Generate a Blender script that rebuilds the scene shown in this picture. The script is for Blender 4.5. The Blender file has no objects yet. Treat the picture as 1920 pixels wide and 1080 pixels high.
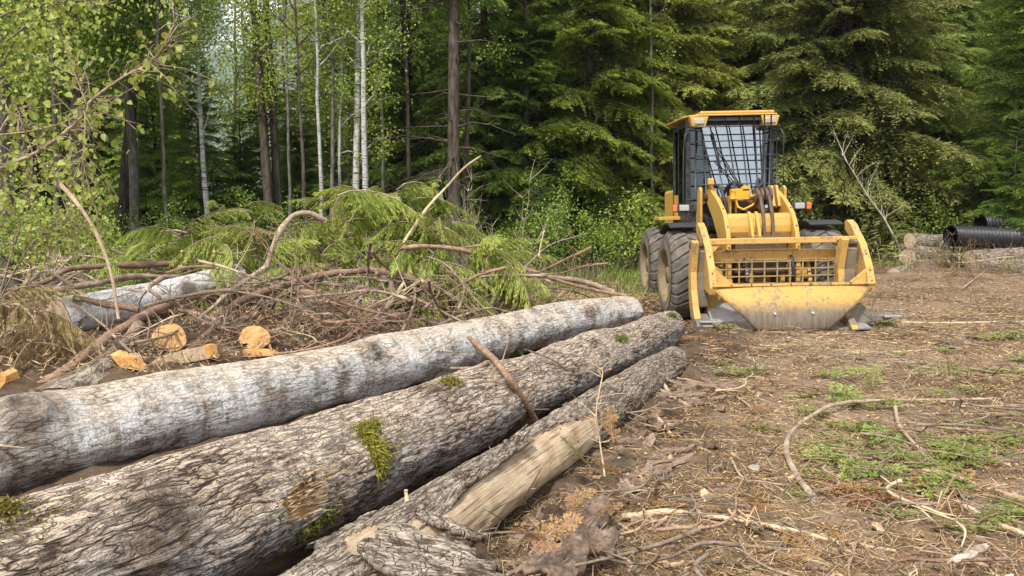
import bpy, math, random
import numpy as np
from mathutils import Vector, Matrix
R_ = math.radians
scene = bpy.context.scene
COL = scene.collection
CAMH = 1.6
PITCH = math.atan(140 / 1500.0)
FPX = 1500.0
cP, sP = math.cos(PITCH), math.sin(PITCH)

# ------------------------------------------------------------------ camera
cam_d = bpy.data.cameras.new('camera')
cam = bpy.data.objects.new('camera', cam_d); COL.objects.link(cam)
cam_d.sensor_width = 36.0; cam_d.lens = 36.0 * FPX * 1.0 / 1920.0
cam_d.clip_start = 0.05; cam_d.clip_end = 6000
cam.location = (0, 0, CAMH); cam.rotation_euler = (math.pi / 2 - PITCH, 0, 0)
scene.camera = cam

def at(px, py, Y):
    """world point seen at photo pixel (px,py) on the plane y = Y"""
    a = (px - 960) / FPX; b = (540 - py) / FPX
    # ray = fwd + a*right + b*up ; fwd=(0,cP,-sP) up=(0,sP,cP)
    dy = cP + b * sP; dz = -sP + b * cP
    k = Y / dy
    return Vector((a * k, Y, CAMH + dz * k))

def on_ground(px, py, z=0.0):
    a = (px - 960) / FPX; b = (540 - py) / FPX
    dy = cP + b * sP; dz = -sP + b * cP
    k = (z - CAMH) / dz
    return Vector((a * k, dy * k, z))

# ------------------------------------------------------------------ noise
def _h(ix, iy, iz, s):
    n = (ix * 374761393 + iy * 668265263 + iz * 2147483647 + s * 974634777) & 0xFFFFFFFF
    n = ((n ^ (n >> 13)) * 1274126177) & 0xFFFFFFFF
    n = (n ^ (n >> 16)) & 0xFFFFFFFF
    return n.astype(np.float64) / 4294967295.0
def vnoise(x, y, z=0.0, seed=0):
    x = np.asarray(x, float); y = np.asarray(y, float); z = np.zeros_like(x) + z
    ix, iy, iz = np.floor(x).astype(np.int64), np.floor(y).astype(np.int64), np.floor(z).astype(np.int64)
    fx, fy, fz = x - ix, y - iy, z - iz
    fx = fx * fx * (3 - 2 * fx); fy = fy * fy * (3 - 2 * fy); fz = fz * fz * (3 - 2 * fz)
    r = 0
    for a in (0, 1):
        for b in (0, 1):
            for c in (0, 1):
                w = (fx if a else 1 - fx) * (fy if b else 1 - fy) * (fz if c else 1 - fz)
                r = r + w * _h(ix + a, iy + b, iz + c, seed)
    return r * 2 - 1
def fbm(x, y, z=0.0, seed=0, o=4):
    r = 0; a = 1.0; f = 1.0
    for i in range(o):
        r = r + a * vnoise(np.asarray(x) * f, np.asarray(y) * f, np.asarray(z) * f, seed + i * 17)
        a *= .5; f *= 2.03
    return r
def sstep(a, b, x):
    t = np.clip((x - a) / (b - a), 0, 1); return t * t * (3 - 2 * t)

# ------------------------------------------------------------------ objects
WL = {}
def tag(o, label=None, cat=None, group=None, kind=None):
    if label: o['label'] = label
    if cat: o['category'] = cat
    if group: o['group'] = group
    if kind: o['kind'] = kind
    return o
def empty(name, loc, label, cat, group=None):
    o = bpy.data.objects.new(name, None); COL.objects.link(o)
    o.location = loc; o.empty_display_size = .2
    WL[o.name] = Vector(loc)
    return tag(o, label, cat, group)

class MB:
    """collects geometry; build() links it as ONE mesh object"""
    def __init__(s):
        s.V = []; s.F = {}; s.n = 0; s.A = {}; s.sm = {}
    def add(s, V, F, attrs=None, smooth=False):
        V = np.asarray(V, float).reshape(-1, 3)
        for f in (F if isinstance(F, list) and len(F) and isinstance(F[0], np.ndarray) else [np.asarray(x) for x in F] if isinstance(F, list) else [F]):
            f = np.atleast_2d(f)
            s.F.setdefault(f.shape[1], []).append(f + s.n)
            s.sm.setdefault(f.shape[1], []).append(np.full(len(f), smooth))
        for k, a in (attrs or {}).items():
            s.A.setdefault(k, []).append((s.n, np.asarray(a, float)))
        s.V.append(V); s.n += len(V)
        return s
    def box(s, c, d, rot=None):
        c = np.array(c, float); d = np.array(d, float) / 2
        v = np.array([(x, y, z) for x in (-1, 1) for y in (-1, 1) for z in (-1, 1)], float) * d
        if rot is not None: v = v @ np.array(rot.to_3x3() if hasattr(rot, 'to_3x3') else rot).T
        return s.add(v + c, np.array([(0, 1, 3, 2), (4, 6, 7, 5), (0, 4, 5, 1), (2, 3, 7, 6), (0, 2, 6, 4), (1, 5, 7, 3)]))
    def bar(s, a, b, w, h=None):
        """rectangular bar from a to b"""
        a = Vector(a); b = Vector(b); d = b - a; q = d.to_track_quat('X', 'Z').to_matrix()
        return s.box((a + b) / 2, (d.length, w, h or w), q)
    def tube(s, P, rad, n=8, caps=True, smooth=True, attrs=None, squash=1.0):
        P = np.array([tuple(p) for p in P], float); k = len(P)
        rad = np.ones(k) * rad if np.isscalar(rad) else np.asarray(rad, float)
        T = np.gradient(P, axis=0); T /= np.linalg.norm(T, axis=1)[:, None] + 1e-9
        up = np.array([0, 0, 1.0]) if abs(T[:, 2]).mean() < .8 else np.array([0, 1.0, 0])
        A = np.cross(T, up); A /= np.linalg.norm(A, axis=1)[:, None] + 1e-9
        B = np.cross(A, T)
        th = np.linspace(0, 2 * np.pi, n, endpoint=False)
        V = P[:, None] + rad[:, None, None] * (np.cos(th)[None, :, None] * A[:, None] + squash * np.sin(th)[None, :, None] * B[:, None])
        i = np.arange(k - 1)[:, None] * n; j = np.arange(n)[None]; j2 = (j + 1) % n
        F = np.stack([i + j, i + n + j, i + n + j2, i + j2], -1).reshape(-1, 4)
        s.add(V.reshape(-1, 3), F, smooth=smooth)
        if caps:
            s.sm.setdefault(n, []).append(np.array([False, False]))
            s.F.setdefault(n, []).append(np.array([np.arange(n)[::-1], (k - 1) * n + np.arange(n)]) + s.n - k * n)
        return s
    def cyl(s, a, b, r, n=20, r2=None):
        return s.tube([a, b], [r, r if r2 is None else r2], n)
    def prism(s, pts, axis, a0, a1):
        """closed 2D outline (list) extruded along axis 0/1/2 from a0 to a1"""
        o = [i for i in range(3) if i != axis]; n = len(pts)
        V = np.zeros((2 * n, 3)); p = np.array(pts, float)
        V[:n, o[0]] = V[n:, o[0]] = p[:, 0]; V[:n, o[1]] = V[n:, o[1]] = p[:, 1]
        V[:n, axis] = a0; V[n:, axis] = a1
        i = np.arange(n); j = (i + 1) % n
        s.add(V, [np.stack([i, j, j + n, i + n], -1)])
        s.F.setdefault(n, []).append(np.array([i[::-1], i + n]) + s.n - 2 * n)
        s.sm.setdefault(n, []).append(np.array([False, False]))
        return s
    def build(s, name, mat, parent=None, origin=None, bevel=0, label=None, cat=None, group=None, kind=None):
        V = np.concatenate(s.V)
        if origin is None:
            if parent is not None: origin = WL[parent.name]
            else: origin = Vector(((V[:, 0].min() + V[:, 0].max()) / 2, (V[:, 1].min() + V[:, 1].max()) / 2, V[:, 2].min()))
        origin = Vector(origin)
        me = bpy.data.meshes.new(name)
        Vl = V - np.array(origin)
        me.vertices.add(len(V)); me.vertices.foreach_set('co', Vl.astype(np.float32).ravel())
        ks = sorted(s.F); li = []; st = []; tot = 0; sm = []
        for k in ks:
            f = np.concatenate(s.F[k]); li.append(f.ravel()); st.append(tot + np.arange(len(f)) * k); tot += f.size
            sm.append(np.concatenate(s.sm[k]))
        li = np.concatenate(li).astype(np.int32); st = np.concatenate(st).astype(np.int32); sm = np.concatenate(sm)
        me.loops.add(len(li)); me.loops.foreach_set('vertex_index', li)
        me.polygons.add(len(st)); me.polygons.foreach_set('loop_start', st)
        me.polygons.foreach_set('use_smooth', sm)
        me.update(calc_edges=True)
        for k, lst in s.A.items():
            arr = np.zeros(len(V), np.float32)
            for off, a in lst: arr[off:off + len(a)] = a
            at_ = me.attributes.new(k, 'FLOAT', 'POINT'); at_.data.foreach_set('value', arr)
        me.materials.append(mat)
        o = bpy.data.objects.new(name, me); COL.objects.link(o)
        if parent is not None:
            o.parent = parent; o.location = origin - WL[parent.name]
        else: o.location = origin
        WL[o.name] = origin.copy()
        if bevel:
            b = o.modifiers.new('bevel', 'BEVEL'); b.width = bevel; b.segments = 2; b.limit_method = 'ANGLE'; b.angle_limit = R_(40)
        return tag(o, label, cat, group, kind)

def copy_thing(o, loc, rz=0, sc=1, label=None, rx=0, ry=0):
    r = o.copy(); COL.objects.link(r); r.location = loc; r.rotation_euler = (rx, ry, rz)
    r.scale = (sc, sc, sc) if np.isscalar(sc) else sc
    if label: r['label'] = label
    for ch in o.children:
        c = ch.copy(); COL.objects.link(c); c.parent = r
        for g in ch.children:
            d = g.copy(); COL.objects.link(d); d.parent = c
    WL[r.name] = Vector(loc)
    return r

# ------------------------------------------------------------------ materials
class NT:
    def __init__(s, name):
        s.m = bpy.data.materials.new(name); s.m.use_nodes = True
        s.t = s.m.node_tree; s.t.nodes.clear()
        s.out = s.t.nodes.new('ShaderNodeOutputMaterial')
    def n(s, typ, _props=None, **kw):
        nd = s.t.nodes.new('ShaderNode' + typ)
        for k, v in (_props or {}).items(): setattr(nd, k, v)
        for k, v in kw.items():
            key = k.replace('_', ' ')
            if k[0] == 'i' and k[1:].isdigit(): sock = nd.inputs[int(k[1:])]
            else: sock = nd.inputs[key]
            if isinstance(v, bpy.types.NodeSocket): s.t.links.new(v, sock)
            elif isinstance(v, bpy.types.Node): s.t.links.new(v.outputs[0], sock)
            else:
                if isinstance(v, tuple) and len(v) == 3 and sock.type == 'RGBA': v = (*v, 1)
                sock.default_value = v
        return nd
    def math(s, op, a, b=0.0, c=None, clamp=False):
        kw = dict(i0=a, i1=b)
        if c is not None: kw['i2'] = c
        return s.n('Math', dict(operation=op, use_clamp=clamp), **kw).outputs[0]
    def ramp(s, f, stops, interp='LINEAR'):
        r = s.n('ValToRGB', None, Fac=f); cr = r.color_ramp; cr.interpolation = interp
        while len(cr.elements) < len(stops): cr.elements.new(.5)
        for e, (p, c) in zip(cr.elements, stops):
            e.position = p; e.color = (*(c if isinstance(c, tuple) else (c, c, c)), 1)
        return r.outputs[0]
    def mix(s, f, a, b, mode='MIX'):
        m = s.n('Mix', dict(data_type='RGBA', blend_type=mode))
        for sock, v in ((m.inputs[0], f), (m.inputs[6], a), (m.inputs[7], b)):
            if isinstance(v, bpy.types.NodeSocket): s.t.links.new(v, sock)
            else: sock.default_value = (*v, 1) if isinstance(v, tuple) and len(v) == 3 else v
        return m.outputs[2]
    def coord(s, which='Object'): return s.n('TexCoord').outputs[which]
    def noise(s, vec, scale, detail=4, rough=.55, out=0, dist=0.0):
        return s.n('TexNoise', None, Vector=vec, Scale=scale, Detail=detail, Roughness=rough, Distortion=dist).outputs[out]
    def attr(s, name): return s.n('Attribute', dict(attribute_name=name)).outputs['Fac']
    def vmul(s, v, t): return s.n('VectorMath', dict(operation='MULTIPLY'), i0=v, i1=t).outputs[0]
    def rnd(s): return s.n('ObjectInfo').outputs['Random']
    def bump(s, h, strength=.5, dist=.02):
        return s.n('Bump', None, Height=h, Strength=strength, Distance=dist).outputs[0]
    def surf(s, color, rough=.8, normal=None, metal=0.0, spec=.3, coat=0.0):
        kw = {'Base Color': color, 'Roughness': rough, 'Metallic': metal, 'Specular IOR Level': spec, 'Coat Weight': coat}
        p = s.t.nodes.new('ShaderNodeBsdfPrincipled')
        if normal is not None: kw['Normal'] = normal
        for k, v in kw.items():
            if isinstance(v, bpy.types.NodeSocket): s.t.links.new(v, p.inputs[k])
            else: p.inputs[k].default_value = (*v, 1) if isinstance(v, tuple) and len(v) == 3 else v
        s.t.links.new(p.outputs[0], s.out.inputs[0]); return p
    def end(s, sh): s.t.links.new(sh, s.out.inputs[0]); return s.m

def foliage_mat(name, dark, mid, light, trans=.35, clump=2.0, rough=.6):
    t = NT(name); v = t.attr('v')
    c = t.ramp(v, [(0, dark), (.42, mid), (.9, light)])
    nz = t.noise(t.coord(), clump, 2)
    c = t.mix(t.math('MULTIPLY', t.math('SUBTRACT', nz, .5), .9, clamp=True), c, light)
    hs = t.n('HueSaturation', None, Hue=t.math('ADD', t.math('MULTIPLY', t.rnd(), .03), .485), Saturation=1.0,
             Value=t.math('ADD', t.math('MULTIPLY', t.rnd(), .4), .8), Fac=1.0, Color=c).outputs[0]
    d = t.n('BsdfDiffuse', None, Color=hs).outputs[0]
    tr = t.n('BsdfTranslucent', None, Color=hs).outputs[0]
    g = t.n('BsdfGlossy', None, Color=(.6, .65, .6), Roughness=rough).outputs[0]
    m = t.n('MixShader', None, i0=trans, i1=d, i2=tr).outputs[0]
    return t.end(t.n('MixShader', None, i0=.05, i1=m, i2=g).outputs[0])
def wood_mat(name, c1, c2, c3=None, scale=6, stretch=(1, 1, 1), bump=.4, rough=.85, rv=.3):
    t = NT(name); co = t.vmul(t.coord(), stretch)
    n1 = t.noise(co, scale, 5, .65); n2 = t.noise(co, scale * 7, 4, .6)
    f = t.math('ADD', t.math('MULTIPLY', n1, .6), t.math('MULTIPLY', n2, .4))
    c = t.ramp(f, [(.36, c1), (.5, c2), (.64, c3 or c2)])
    c = t.n('HueSaturation', None, Hue=.5, Saturation=1.0, Value=t.math('ADD', t.math('MULTIPLY', t.rnd(), rv * 2), 1 - rv), Fac=1.0, Color=c).outputs[0]
    t.surf(c, rough, t.bump(f, bump, .01), spec=.15)
    return t.m
# ------------------------------------------------------------------ foliage templates
UPV = np.array([0, 0, 1.0])
def diamonds(P, D, L, W, N, rng, fold=.35):
    """flat leaflets: start P, direction D, length L, half width W, plane normal N -> (n,4,3)"""
    S = np.cross(D, N); S /= np.linalg.norm(S, axis=-1, keepdims=True) + 1e-9
    m = P + D * (L * .45)[:, None]
    return np.stack([P, m + S * W[:, None], P + D * L[:, None], m - S * W[:, None]], 1)
def norm(a): return a / (np.linalg.norm(a, axis=-1, keepdims=True) + 1e-9)

def make_bough(L, kind, seed, sp2=.07, sp3=.05, l3=.11, w3=.014, an=(.55, .95)):
    rng = np.random.default_rng(seed)
    out = []; val = []
    par = dict(spruce=(-.06, -.22, .95, .42, -.42), cedar=(.12, -.55, .95, .40, -.75),
               hemlock=(.0, -.32, 1.0, .40, -.5), frond=(.05, -.55, .7, .45, -1.3), curtain=(.25, -.75, .5, .5, -2.8), flat=(.03, -.1, .9, .42, -.05))[kind]
    c1, c2, a2, k2, dz2 = par
    ax = lambda s: np.stack([L * s, L * .04 * np.sin(s * 5 + seed), L * (c1 * s + c2 * s * s)], -1)
    for side in (-1, 1):
        ss = np.arange(.1, 1, sp2 / L) + rng.uniform(0, .02)
        for s in ss:
            if s >= .99 or rng.random() < (.38 if kind in ('curtain', 'frond') else .12): continue
            b = ax(np.array(s))
            l2 = L * k2 * ((1 - s) ** .75 * min(1, s / .22) + .1) * rng.uniform(.3 if kind in ('curtain', 'frond') else .55, 1.15)
            aa = a2 * rng.uniform(.75, 1.15)
            d = np.array([math.cos(aa), side * math.sin(aa), dz2 + rng.normal(0, .12)]) + (rng.normal(0, .30, 3) if kind in ('curtain', 'frond') else 0); d /= np.linalg.norm(d)
            n3 = max(3, int(l2 / sp3))
            t = (np.arange(n3) + .5) / n3 * l2
            for sd in (-1, 1, 0):
                if sd == 0: tt = np.array([l2 * .95, l2 * .7]); ang = np.zeros(2)
                else: tt = t + rng.uniform(-.3, .3, n3) * sp3; ang = sd * rng.uniform(an[0], an[1], len(tt))
                P = b + d * tt[:, None]; P[:, 2] -= .35 * tt ** 2
                # in-plane rotation about the bough's normal
                nrm = norm(np.cross(d, np.cross(UPV, d)) + rng.normal(0, .42, (len(tt), 3)))
                sidev = np.cross(nrm, d)
                D = norm(d * np.cos(ang)[:, None] + sidev * np.sin(ang)[:, None] + rng.normal(0, .13, (len(tt), 3)) + np.array([0, 0, -.25 if kind in ('cedar', 'frond', 'curtain') else -.05]))
                LL = l3 * (1.1 - .55 * tt / max(l2, .01)) * rng.uniform(.6, 1.25, len(tt))
                out.append(diamonds(P, D, LL, w3 * rng.uniform(.7, 1.3, len(tt)), nrm, rng))
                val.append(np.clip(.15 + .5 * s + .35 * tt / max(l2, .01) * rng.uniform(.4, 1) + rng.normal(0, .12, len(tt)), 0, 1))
    Q = np.concatenate(out); v = np.concatenate(val)
    rach = ax(np.linspace(0, .97, 6))
    return dict(L=L, Q=Q, v=v, ax=rach)

def rotz(a):
    c, s = math.cos(a), math.sin(a); return np.array([[c, -s, 0], [s, c, 0], [0, 0, 1.0]])
def roty(a):
    c, s = math.cos(a), math.sin(a); return np.array([[c, 0, s], [0, 1, 0], [-s, 0, c]])
def rotx(a):
    c, s = math.cos(a), math.sin(a); return np.array([[1, 0, 0], [0, c, -s], [0, s, c]])

def quads_into(mb, Q, v, smooth=False):
    n = len(Q)
    mb.add(Q.reshape(-1, 3), np.arange(4 * n).reshape(n, 4), dict(v=np.repeat(v, 4)), smooth)

def conifer(name, mats, label, cat, H, Rm, z0, temps, seed, r0=.2, dens=8.0, tilt=(-.15, .45), dead=0, group=None, shape=.85, hshow=11, wob=.12):
    """trunk with limbs + crown of many small leaf sprays"""
    rng = np.random.default_rng(seed)
    root = empty(name, (0, 0, 0), label, cat, group)
    mt = MB(); zs = np.linspace(-.4, H, 14)
    wx = np.cumsum(rng.normal(0, wob / 4, 14)); wy = np.cumsum(rng.normal(0, wob / 4, 14)); wx -= wx[0]; wy -= wy[0]
    mt.tube(np.stack([wx, wy, zs], 1), r0 * (1 - zs / H * .93).clip(.03) * np.where(zs < .2, 1.25, 1), 10)
    cr = MB(); z = z0; az = rng.uniform(0, 6)
    while z < H * .985:
        f = (z - z0) / (H - z0)
        Lb = Rm * max(.06, (1 - f)) ** shape * rng.uniform(.7, 1.12) * (1 if f > .06 else .6 + 6 * f)
        T = temps[rng.integers(len(temps))]; sc = Lb / T['L']
        az += 2.4 + rng.normal(0, .35)
        pit = tilt[0] + (tilt[1] - tilt[0]) * f + rng.normal(0, .08)
        M = rotz(az) @ roty(-pit) @ rotx(rng.normal(0, .2))
        c = np.array([np.interp(z, zs, wx), np.interp(z, zs, wy), z])
        q = T['Q']; vv = T['v']
        if z > hshow:
            k = rng.random(len(q)) < .45; q = q[k]; vv = vv[k]
        quads_into(cr, (q.reshape(-1, 3) * sc) @ M.T + c if True else q, np.clip(vv + rng.normal(0, .08), 0, 1)) if True else None
        a = (T['ax'] * sc) @ M.T + c
        mt.tube(a, np.linspace(.008 + .007 * Lb, .003, len(a)), 4, caps=False)
        z += (1 / dens) * rng.uniform(.5, 1.5) * (1 if z < hshow else 2.0)
    for i in range(dead):
        zz = rng.uniform(.6, z0 + 2.0); a = rng.uniform(0, 6.28); l = rng.uniform(.5, 1.6)
        p = np.array([np.interp(zz, zs, wx), np.interp(zz, zs, wy), zz]); d = np.array([math.cos(a), math.sin(a), rng.uniform(-.3, .1)])
        mt.tube([p, p + d * l * .5, p + d * l + np.array([0, 0, rng.uniform(-.1, .15)])], [.016, .011, .004], 4, caps=False)
    mt.build('trunk', mats[0], root); cr.build('crown', mats[1], root)
    return root

def leaf_quads(P, rng, size, droop=.4):
    n = len(P); D = norm(rng.normal(0, 1, (n, 3)) + np.array([0, 0, -droop])); N = norm(rng.normal(0, .6, (n, 3)) + np.array([0, 0, .8]))
    return diamonds(P, D, size * rng.uniform(.6, 1.25, n), size * rng.uniform(.3, .42, n), N, rng)

def broadleaf(name, mats, label, cat, H, r0, limbs, seed, leafn, leafsz=.06, z0=2.0, lean=(0, 0), spread=1.6, group=None, spr=.22, up=.9, hmax=12, wob=.15):
    rng = np.random.default_rng(seed)
    root = empty(name, (0, 0, 0), label, cat, group)
    mt = MB(); m = 16; zs = np.linspace(-.4, H, m)
    wx = lean[0] * zs + np.cumsum(rng.normal(0, wob / 3, m)); wy = lean[1] * zs + np.cumsum(rng.normal(0, wob / 3, m)); wx -= wx[0]; wy -= wy[0]
    mt.tube(np.stack([wx, wy, zs], 1), r0 * (1 - zs / H * .85).clip(.05) * np.where(zs < .2, 1.2, 1), 10)
    LP = []
    for i in range(limbs):
        f = (i + rng.random()) / limbs; z = z0 + (min(H, hmax) - z0) * f
        a = rng.uniform(0, 6.28); l = spread * (1 - .5 * z / H) * rng.uniform(.5, 1.2)
        p = np.array([np.interp(z, zs, wx), np.interp(z, zs, wy), z])
        d = np.array([math.cos(a), math.sin(a), up * rng.uniform(.5, 1.3)]); d /= np.linalg.norm(d)
        k = 6; t = np.linspace(0, 1, k)[:, None]
        A = p + d * l * t + np.cumsum(rng.normal(0, .05 * l, (k, 3)), 0) * np.minimum(t * 3, 1)
        mt.tube(A, np.linspace(.012 + .008 * l, .004, k), 5, caps=False)
        for j in range(5):
            q = A[rng.integers(2, k)]; dd = norm(d + rng.normal(0, .7, 3)); ll = l * rng.uniform(.25, .5)
            B = np.stack([q, q + dd * ll * .5 + rng.normal(0, .03, 3), q + dd * ll + np.array([0, 0, -.05])])
            mt.tube(B, [.007, .005, .003], 3, caps=False)
            LP += [B[0] + (B[2] - B[0]) * u for u in np.linspace(.2, 1.05, 5)]
        LP += list(A[2:])
    mt.build('trunk', mats[0], root)
    if leafn:
        LP = np.array(LP); idx = rng.integers(0, len(LP), leafn)
        P = LP[idx] + rng.normal(0, spr, (leafn, 3)) * rng.uniform(.2, 1, (leafn, 1))
        v = np.clip(.5 + .25 * np.sin(idx * 12.9898) + rng.normal(0, .18, leafn), 0, 1)
        c = MB(); quads_into(c, leaf_quads(P, rng, leafsz), v); c.build('crown', mats[1], root)
    return root

# ------------------------------------------------------------------ tree materials
def bark_tree(name, c1, c2, white=False):
    t = NT(name); co = t.coord()
    n1 = t.noise(t.vmul(co, (1, 1, .25)), 14, 5, .7); n2 = t.noise(co, 1.2, 3)
    c = t.ramp(n1, [(.38, c1), (.62, c2)])
    if white:
        band = t.noise(t.vmul(co, (.6, .6, 9)), 3.2, 4, .7)
        c = t.mix(t.ramp(band, [(.54, 0.0), (.6, 1.0)]), c, (.05, .042, .036))
    else: c = t.mix(t.ramp(n2, [(.5, 0.0), (.75, .5)]), c, (.11, .13, .07))
    t.surf(c, .9, t.bump(n1, .6, .02), spec=.1); return t.m
M = {}
M['bark_brown'] = bark_tree('conifer_bark', (.035, .027, .022), (.13, .10, .078))
M['bark_grey'] = bark_tree('grey_bark', (.065, .055, .048), (.2, .175, .155))
M['bark_white'] = bark_tree('birch_bark', (.34, .33, .31), (.56, .55, .52), True)
M['stick_pale'] = wood_mat('pale_stem', (.22, .18, .14), (.38, .33, .27), (.5, .45, .38), 9)
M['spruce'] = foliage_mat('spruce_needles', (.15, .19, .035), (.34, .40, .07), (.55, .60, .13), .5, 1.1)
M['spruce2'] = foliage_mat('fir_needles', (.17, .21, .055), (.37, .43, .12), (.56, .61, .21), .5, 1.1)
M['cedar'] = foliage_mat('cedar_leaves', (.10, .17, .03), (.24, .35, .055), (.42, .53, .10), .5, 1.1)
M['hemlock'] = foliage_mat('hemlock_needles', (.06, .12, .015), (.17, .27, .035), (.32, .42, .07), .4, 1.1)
M['far'] = foliage_mat('far_needles', (.10, .15, .03), (.24, .33, .065), (.40, .48, .11), .5, .8)
M['spring'] = foliage_mat('spring_leaves', (.18, .26, .03), (.34, .44, .055), (.52, .60, .10), .5, .9)
M['dense'] = foliage_mat('green_leaves', (.10, .19, .02), (.25, .37, .045), (.38, .50, .08), .5, .9)
M['sapling'] = foliage_mat('young_leaves', (.22, .20, .025), (.33, .37, .055), (.50, .53, .13), .5, 6)
M['fresh_cut'] = foliage_mat('cut_cedar_leaves', (.17, .20, .025), (.36, .42, .065), (.56, .60, .15), .45, 3)
M['dry'] = foliage_mat('dry_cedar_leaves', (.20, .10, .04), (.38, .20, .085), (.52, .32, .15), .35, 5)
M['dry_olive'] = foliage_mat('dry_olive_leaves', (.16, .11, .05), (.36, .25, .11), (.52, .39, .20), .35, 5)

# ------------------------------------------------------------------ templates and trees
SP = [make_bough(2.3, 'spruce', i, .066, .036, .14, .0105) for i in range(4)]
CE = [make_bough(2.0, 'cedar', 10 + i, .078, .044, .17, .0155) for i in range(4)]
HE = [make_bough(2.0, 'hemlock', 20 + i, .078, .042, .13, .0125) for i in range(3)]
FA = [make_bough(2.4, 'spruce', 30 + i, .14, .11, .24, .034) for i in range(2)] + [make_bough(2.2, 'cedar', 35, .14, .11, .24, .036)]

def X(px, Y): return (px - 960) / 1500.0 * Y
def put(o, px, Y, rz=0, sc=1, z=0): o.location = (X(px, Y), Y, z); o.rotation_euler[2] = rz; o.scale = (sc,) * 3; return o
def cp(src, px, Y, rz, sc, label, z=-.05, group=None):
    c = copy_thing(src, (X(px, Y), Y, z), rz, sc, label)
    if group: c['group'] = group
    return c
br, gr, wh = M['bark_brown'], M['bark_grey'], M['bark_white']
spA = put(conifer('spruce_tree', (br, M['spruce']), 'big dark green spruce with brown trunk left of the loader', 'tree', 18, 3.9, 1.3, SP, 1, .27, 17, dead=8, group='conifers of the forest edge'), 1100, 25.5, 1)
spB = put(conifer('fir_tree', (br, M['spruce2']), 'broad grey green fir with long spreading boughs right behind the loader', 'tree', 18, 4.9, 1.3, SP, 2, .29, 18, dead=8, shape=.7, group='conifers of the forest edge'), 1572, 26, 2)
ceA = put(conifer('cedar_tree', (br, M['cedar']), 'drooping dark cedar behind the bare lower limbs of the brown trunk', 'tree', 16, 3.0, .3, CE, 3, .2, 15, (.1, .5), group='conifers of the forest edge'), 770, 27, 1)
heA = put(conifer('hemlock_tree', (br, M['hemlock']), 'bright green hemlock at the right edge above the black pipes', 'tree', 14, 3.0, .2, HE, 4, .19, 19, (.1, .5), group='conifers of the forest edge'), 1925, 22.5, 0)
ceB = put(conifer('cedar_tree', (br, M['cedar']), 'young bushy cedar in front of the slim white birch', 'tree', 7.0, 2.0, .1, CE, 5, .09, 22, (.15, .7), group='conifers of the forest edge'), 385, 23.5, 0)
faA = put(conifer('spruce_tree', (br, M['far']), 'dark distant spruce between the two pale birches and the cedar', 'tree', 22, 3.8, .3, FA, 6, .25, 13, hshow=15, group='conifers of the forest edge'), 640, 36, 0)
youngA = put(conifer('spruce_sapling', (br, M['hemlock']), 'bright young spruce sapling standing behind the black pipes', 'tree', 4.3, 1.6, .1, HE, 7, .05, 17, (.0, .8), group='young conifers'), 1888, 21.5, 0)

cp(ceA, 905, 25.5, 2.2, 1.0, 'tall cedar just right of the brown trunk with bare limbs', group='conifers of the forest edge')
cp(heA, 985, 24.8, 1.0, .95, 'green hemlock left of the big dark spruce')
cp(spA, 1235, 27.5, 3.0, 1.05, 'spruce directly left of the loader cab behind its tyres')
cp(spA, 1330, 31, 4.2, 1.0, 'spruce showing behind the roof of the loader cab')
cp(spB, 1455, 28.5, 5.2, .95, 'grey green fir just to the right of the loader cab roof')
cp(spB, 1710, 28.5, 1.2, .95, 'fir between the spreading fir and the dark hollow in the forest')
cp(spA, 1830, 31, .5, 1.1, 'shaded spruce over the black pipes, behind the hemlock')
cp(heA, 2040, 25, 2.5, 1.15, 'hemlock cut off by the right edge of the picture')
cp(ceA, 1160, 30, 4.0, 1.05, 'cedar behind the big dark spruce')
cp(ceA, 700, 29, 5.0, .95, 'cedar directly right of the pair of white birches')
cp(ceB, 560, 26, 1.0, .95, 'small green cedar right of the pair of dark trunks')
cp(ceB, 500, 28, 3.0, 1.25, 'taller young cedar behind the pair of dark trunks')
cp(ceB, 300, 26, 4.0, 1.1, 'young cedar beside the straight dark trunk')
cp(ceA, 300, 31, 2.0, .9, 'tall dark cedar between the dark trunk and the slim birch')
cp(ceB, 630, 25, 5.0, .8, 'low bushy cedar below the pale birches')
cp(ceB, 450, 24.5, 2.0, .75, 'low cedar right of the slim white birch')
cp(ceA, 190, 33, 3.0, .9, 'dark cedar between the leaning trunks at left')
cp(ceA, 40, 31, 1.0, .9, 'dark cedar behind the sapling leaves at the far left')
cp(ceA, 845, 31, 1.6, 1.1, 'dark cedar directly behind the brown trunk with bare limbs')
cp(youngA, 1000, 22.5, 1, .85, 'small spruce sapling standing beside the end of the brush pile')
cp(youngA, 1130, 23.5, 2, .7, 'small bright spruce sapling under the big dark spruce')
cp(youngA, 1640, 24.5, 3, .8, 'young spruce sapling behind the bare leaning sapling')
rng0 = random.Random(5)
k = 0
words = ['far left end', 'left side', 'left centre', 'middle', 'right centre', 'right side', 'far right end']
for row, (Y, n, lo, hi) in enumerate([(36, 15, -60, 2000), (43, 16, -60, 2050), (52, 17, -40, 2050)]):
    for i in range(n):
        px = lo + (hi - lo) * (i + rng0.uniform(.2, .8)) / n
        if 330 < px < 690: continue
        cp(faA, px, Y + rng0.uniform(-2, 2), rng0.uniform(0, 6.28), rng0.uniform(.85, 1.2) * (.7 if 230 < px < 330 else 1),
           'distant dark spruce deep in the forest, one of many standing behind the front trees', group='spruces deep in the forest')

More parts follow.
